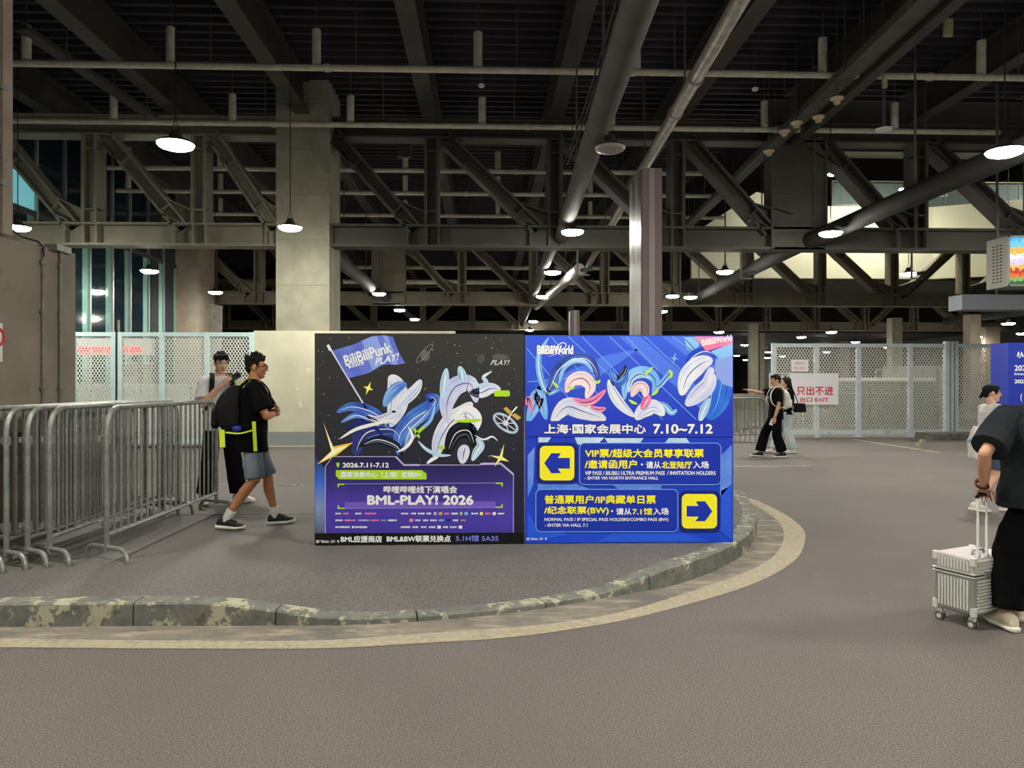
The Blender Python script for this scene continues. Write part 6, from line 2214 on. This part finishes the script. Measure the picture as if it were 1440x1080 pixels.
# --- F: woman with glasses, white top, passing behind
pf = G(1402, 722)
JF = {'elbow': {1: (0.21, -0.12, 1.14), -1: (-0.2, 0.06, 1.13)},
      'wrist': {1: (0.21, -0.02, 0.96), -1: (-0.19, 0.24, 1.02)},
      'hand': {1: ((0, 0.2, -1), (-1, 0, 0), 1, 0.4), -1: ((0.2, 1, 0), (0, 0, -1), -1, 0.4)},
      'knee': {1: (0.09, 0.0, 0.49), -1: (-0.09, 0.20, 0.49)}, 'ankle': {1: (0.09, -0.26, 0.12), -1: (-0.1, 0.26, 0.09)},
      'foot': {1: (0.05, 1, -0.16), -1: (-0.05, 1, 0.05)}}
tF, tpF, shF, HF = person(dict(label='woman in glasses and white top walking right, half hidden behind the charcoal t-shirt', loc=(pf.x, pf.y + 0.1, 0), rz=radians(-92), scale=0.885, joints=JF, head=(-0.35, 0), hair='tied', glasses=True, glasses_mat=M_galv2, voxel=0.007, shoulder=0.95,
                               skin=M_skin3, top=dict(mat=cloth_white, hem=0.86, w=1.08, sleeve=1.5, sr=0.08), bottom=dict(name='shorts', mat=mat('blue_denim', (58, 74, 96), 0.9), len=0.72, r=0.11), shoe=dict(mat=shoe_white, sole=sole_white, sock=0.42), seed=12))
tb_ = thing('tote_bag', 'white tote bag with a pale blue stripe carried by the woman in glasses', 'bag', tF.location.copy(), None, tF.rotation_euler.z)
tb_.scale = tF.scale
mb = MB().loft([(V((0.17, -0.27, 0.72)), 0.07, 0.11), (V((0.17, -0.27, 0.76)), 0.085, 0.135), (V((0.17, -0.27, 0.95)), 0.085, 0.14), (V((0.17, -0.26, 1.10)), 0.07, 0.12), (V((0.16, -0.25, 1.17)), 0.05, 0.08)], 18, 3)
mesh_obj('bag_body', remesh(mb, 0.009, 3, 0.012, 5), M_wpack, tb_)
MB().loft([(V((0.17, -0.27, 0.955)), 0.093, 0.148), (V((0.17, -0.27, 0.995)), 0.092, 0.146)], 18, 3).build('blue_stripe', mat('pale_blue_cloth', (130, 176, 214), 0.7), tb_, local=True)
strap([V((0.17, -0.22, 1.15)), tpF(0.15, -0.12, 1.36), tpF(0.13, -0.02, 1.47), tpF(0.15, 0.08, 1.36), tpF(0.2, -0.02, 1.18), V((0.18, -0.22, 1.12))], 0.028, 0.01, M_wpack, tb_)

# ------------------------------------------------------------------ suitcase
Fc = G(1370, 880)
case = thing('suitcase', 'small ribbed silver trolley suitcase standing beside the person in charcoal', 'suitcase', (0, 0, 0))
cs_ = G(1370, 868, 0.085)
cs_.z = 0
RY = Matrix.Rotation(-YAW, 3, 'Z')
ux = RY @ V((0.39, 0.19, 0)).normalized()
uy = RY @ V((-0.19, 0.39, 0)).normalized()
case.location = cs_
WLc = V((0, 0, 0))
M_case = mat('case_silver', (222, 223, 216), 0.35, 0.2)
M_shell = mat('case_groove_shade', (150, 152, 146), 0.4, 0.3)  # shell darker than its ribs: groove shade put into the colour
M_case2 = mat("case_pinkish_top", (196, 188, 190), 0.35, 0.3)
Wd, Dp, Z0, Z1 = 0.40, 0.27, 0.085, 0.445


def cp(a, b_, z):
    return ux * a + uy * b_ + V((0, 0, z))


def cbox(mb, a0, a1, b0, b1, z0, z1):
    vs = [cp(a, b_, z) for z in (z0, z1) for a, b_ in ((a0, b0), (a1, b0), (a1, b1), (a0, b1))]
    mb.add(vs, [(0, 3, 2, 1), (4, 5, 6, 7), (0, 1, 5, 4), (1, 2, 6, 5), (2, 3, 7, 6), (3, 0, 4, 7)])
    return mb


zl = 0.335
def shell(z0, z1):
    mb = MB()
    rr_ = 0.03
    def outline(g, z):
        pts = []
        for cx, cy, a0 in ((Wd - rr_, rr_, -90), (Wd - rr_, Dp - rr_, 0), (rr_, Dp - rr_, 90), (rr_, rr_, 180)):
            for k in range(5):
                a = radians(a0 + 90 * k / 4)
                pts.append(cp(cx + (rr_ + g) * cos(a), cy + (rr_ + g) * sin(a), z))
        return pts
    rings = [outline(-0.012, z0), outline(0, z0 + 0.01), outline(0, z1 - 0.01), outline(-0.010, z1)]
    n_ = len(rings[0])
    vs = [p for r_ in rings for p in r_]
    fs = [(i * n_ + k, i * n_ + (k + 1) % n_, (i + 1) * n_ + (k + 1) % n_, (i + 1) * n_ + k) for i in range(3) for k in range(n_)]
    fs += [tuple(range(n_))[::-1], tuple(3 * n_ + k for k in range(n_))]
    return mb.add(vs, fs)


body_ = shell(Z0, zl - 0.006).build('lower_shell', M_shell, case, local=True, smooth='auto')
lid_ = shell(zl + 0.006, Z1).build('lid', M_case2, case, local=True, smooth='auto')
seam_ = MB()
cbox(seam_, 0.004, Wd - 0.004, 0.004, Dp - 0.004, zl - 0.010, zl + 0.010)
seam_.build('seam', mat('seam_grey', (90, 92, 90), 0.4, 0.4), case, local=True)
tr = MB()
for z in (zl - 0.012, zl + 0.008):
    cbox(tr, -0.005, Wd + 0.005, -0.005, Dp + 0.005, z, z + 0.006)
tr.build('rim', M_case, case, local=True)
# vertical ribs on the left side (normal -ux), horizontal ribs on the broad side (normal -uy)
for (z0, z1, par) in ((Z0 + 0.03, zl - 0.03, body_), (zl + 0.028, Z1 - 0.022, lid_)):
    k = 0
    b_ = 0.035
    while b_ < Dp - 0.035:
        cbox(MB(), -0.008, 0.002, b_, b_ + 0.011, z0, z1).build('rib', M_case, par, local=True)
        b_ += 0.0205
    z = z0 - 0.005
    while z < z1:
        cbox(MB(), 0.03, Wd - 0.03, -0.008, 0.002, z, z + 0.011).build('rib', M_case, par, local=True)
        z += 0.0205
# corner guards
for a, b_ in ((0, 0), (0, Dp), (Wd, 0), (Wd, Dp)):
    for z0, z1 in ((Z0 - 0.003, Z0 + 0.05), (Z1 - 0.045, Z1 + 0.002)):
        a0, b0 = (a - 0.005 if a == 0 else a - 0.028), (b_ - 0.005 if b_ == 0 else b_ - 0.028)
        mb = MB()
        mb.loft([(cp(a0 + 0.0165, b0 + 0.0165, z), 0.0175, 0.0175, ux, uy) for z in (z0, z1)], 12, 4)
        mb.build('corner_guard', M_case, case, local=True, smooth='auto')
hn = MB()
hn.path([cp(0.14, 0.10, Z1), cp(0.15, 0.10, Z1 + 0.022), cp(0.25, 0.10, Z1 + 0.022), cp(0.26, 0.10, Z1)], 0.010, 8)
hn.build('carry_handle', mat('handle_grey', (170, 166, 166), 0.4), case, local=True, smooth='auto')
lt = MB()
cbox(lt, 0.10, 0.15, -0.014, 0.0, zl - 0.02, zl + 0.02)
lt.build('latch', mat('latch_silver', (190, 190, 186), 0.25, 0.7), case, local=True)
# telescopic handle
hx0 = (0.085, 0.175)
for a in hx0:
    MB().tube(cp(a, 0.03, Z1 - 0.02), cp(a, 0.03, 0.68), 0.0085, 10).build('handle_rod', M_white, case, local=True, smooth='auto')
    MB().tube(cp(a, 0.03, 0.66), cp(a, 0.03, 0.83), 0.0068, 10).build('handle_rod', M_white, case, local=True, smooth='auto')
    cbox(MB(), a - 0.014, a + 0.014, 0.018, 0.042, Z1 - 0.01, Z1 + 0.012).build('rod_socket', M_case, case, local=True)
MB().path([cp(hx0[0] - 0.01, 0.03, 0.825), cp(hx0[0] + 0.02, 0.03, 0.842), cp(hx0[1] - 0.02, 0.03, 0.842), cp(hx0[1] + 0.01, 0.03, 0.825)], 0.013, 10).build('grip', M_black, case, local=True, smooth='auto')
for a, b_ in ((0.03, 0.03), (0.03, Dp - 0.03), (Wd - 0.03, 0.03), (Wd - 0.03, Dp - 0.03)):
    wh = MB().tube(cp(a, b_, 0.055), cp(a, b_, Z0 + 0.01), 0.013, 10)
    cbox(wh, a - 0.014, a + 0.014, b_ - 0.017, b_ + 0.017, 0.045, 0.07)
    caster = wh.build('caster', M_case, case, local=True, smooth='auto')
    for o in (-0.012, 0.012):
        w_ = MB().tube(cp(a, b_, 0.028) + ux * (o - 0.006), cp(a, b_, 0.028) + ux * (o + 0.006), 0.027, 18)
        w_.build('wheel', mat('wheel_grey', (96, 94, 94), 0.5), caster, local=True, smooth='auto')
        MB().tube(cp(a, b_, 0.028) + ux * (o - 0.0075), cp(a, b_, 0.028) + ux * (o + 0.0075), 0.015, 14).build('hub', M_case, caster, local=True, smooth='auto')
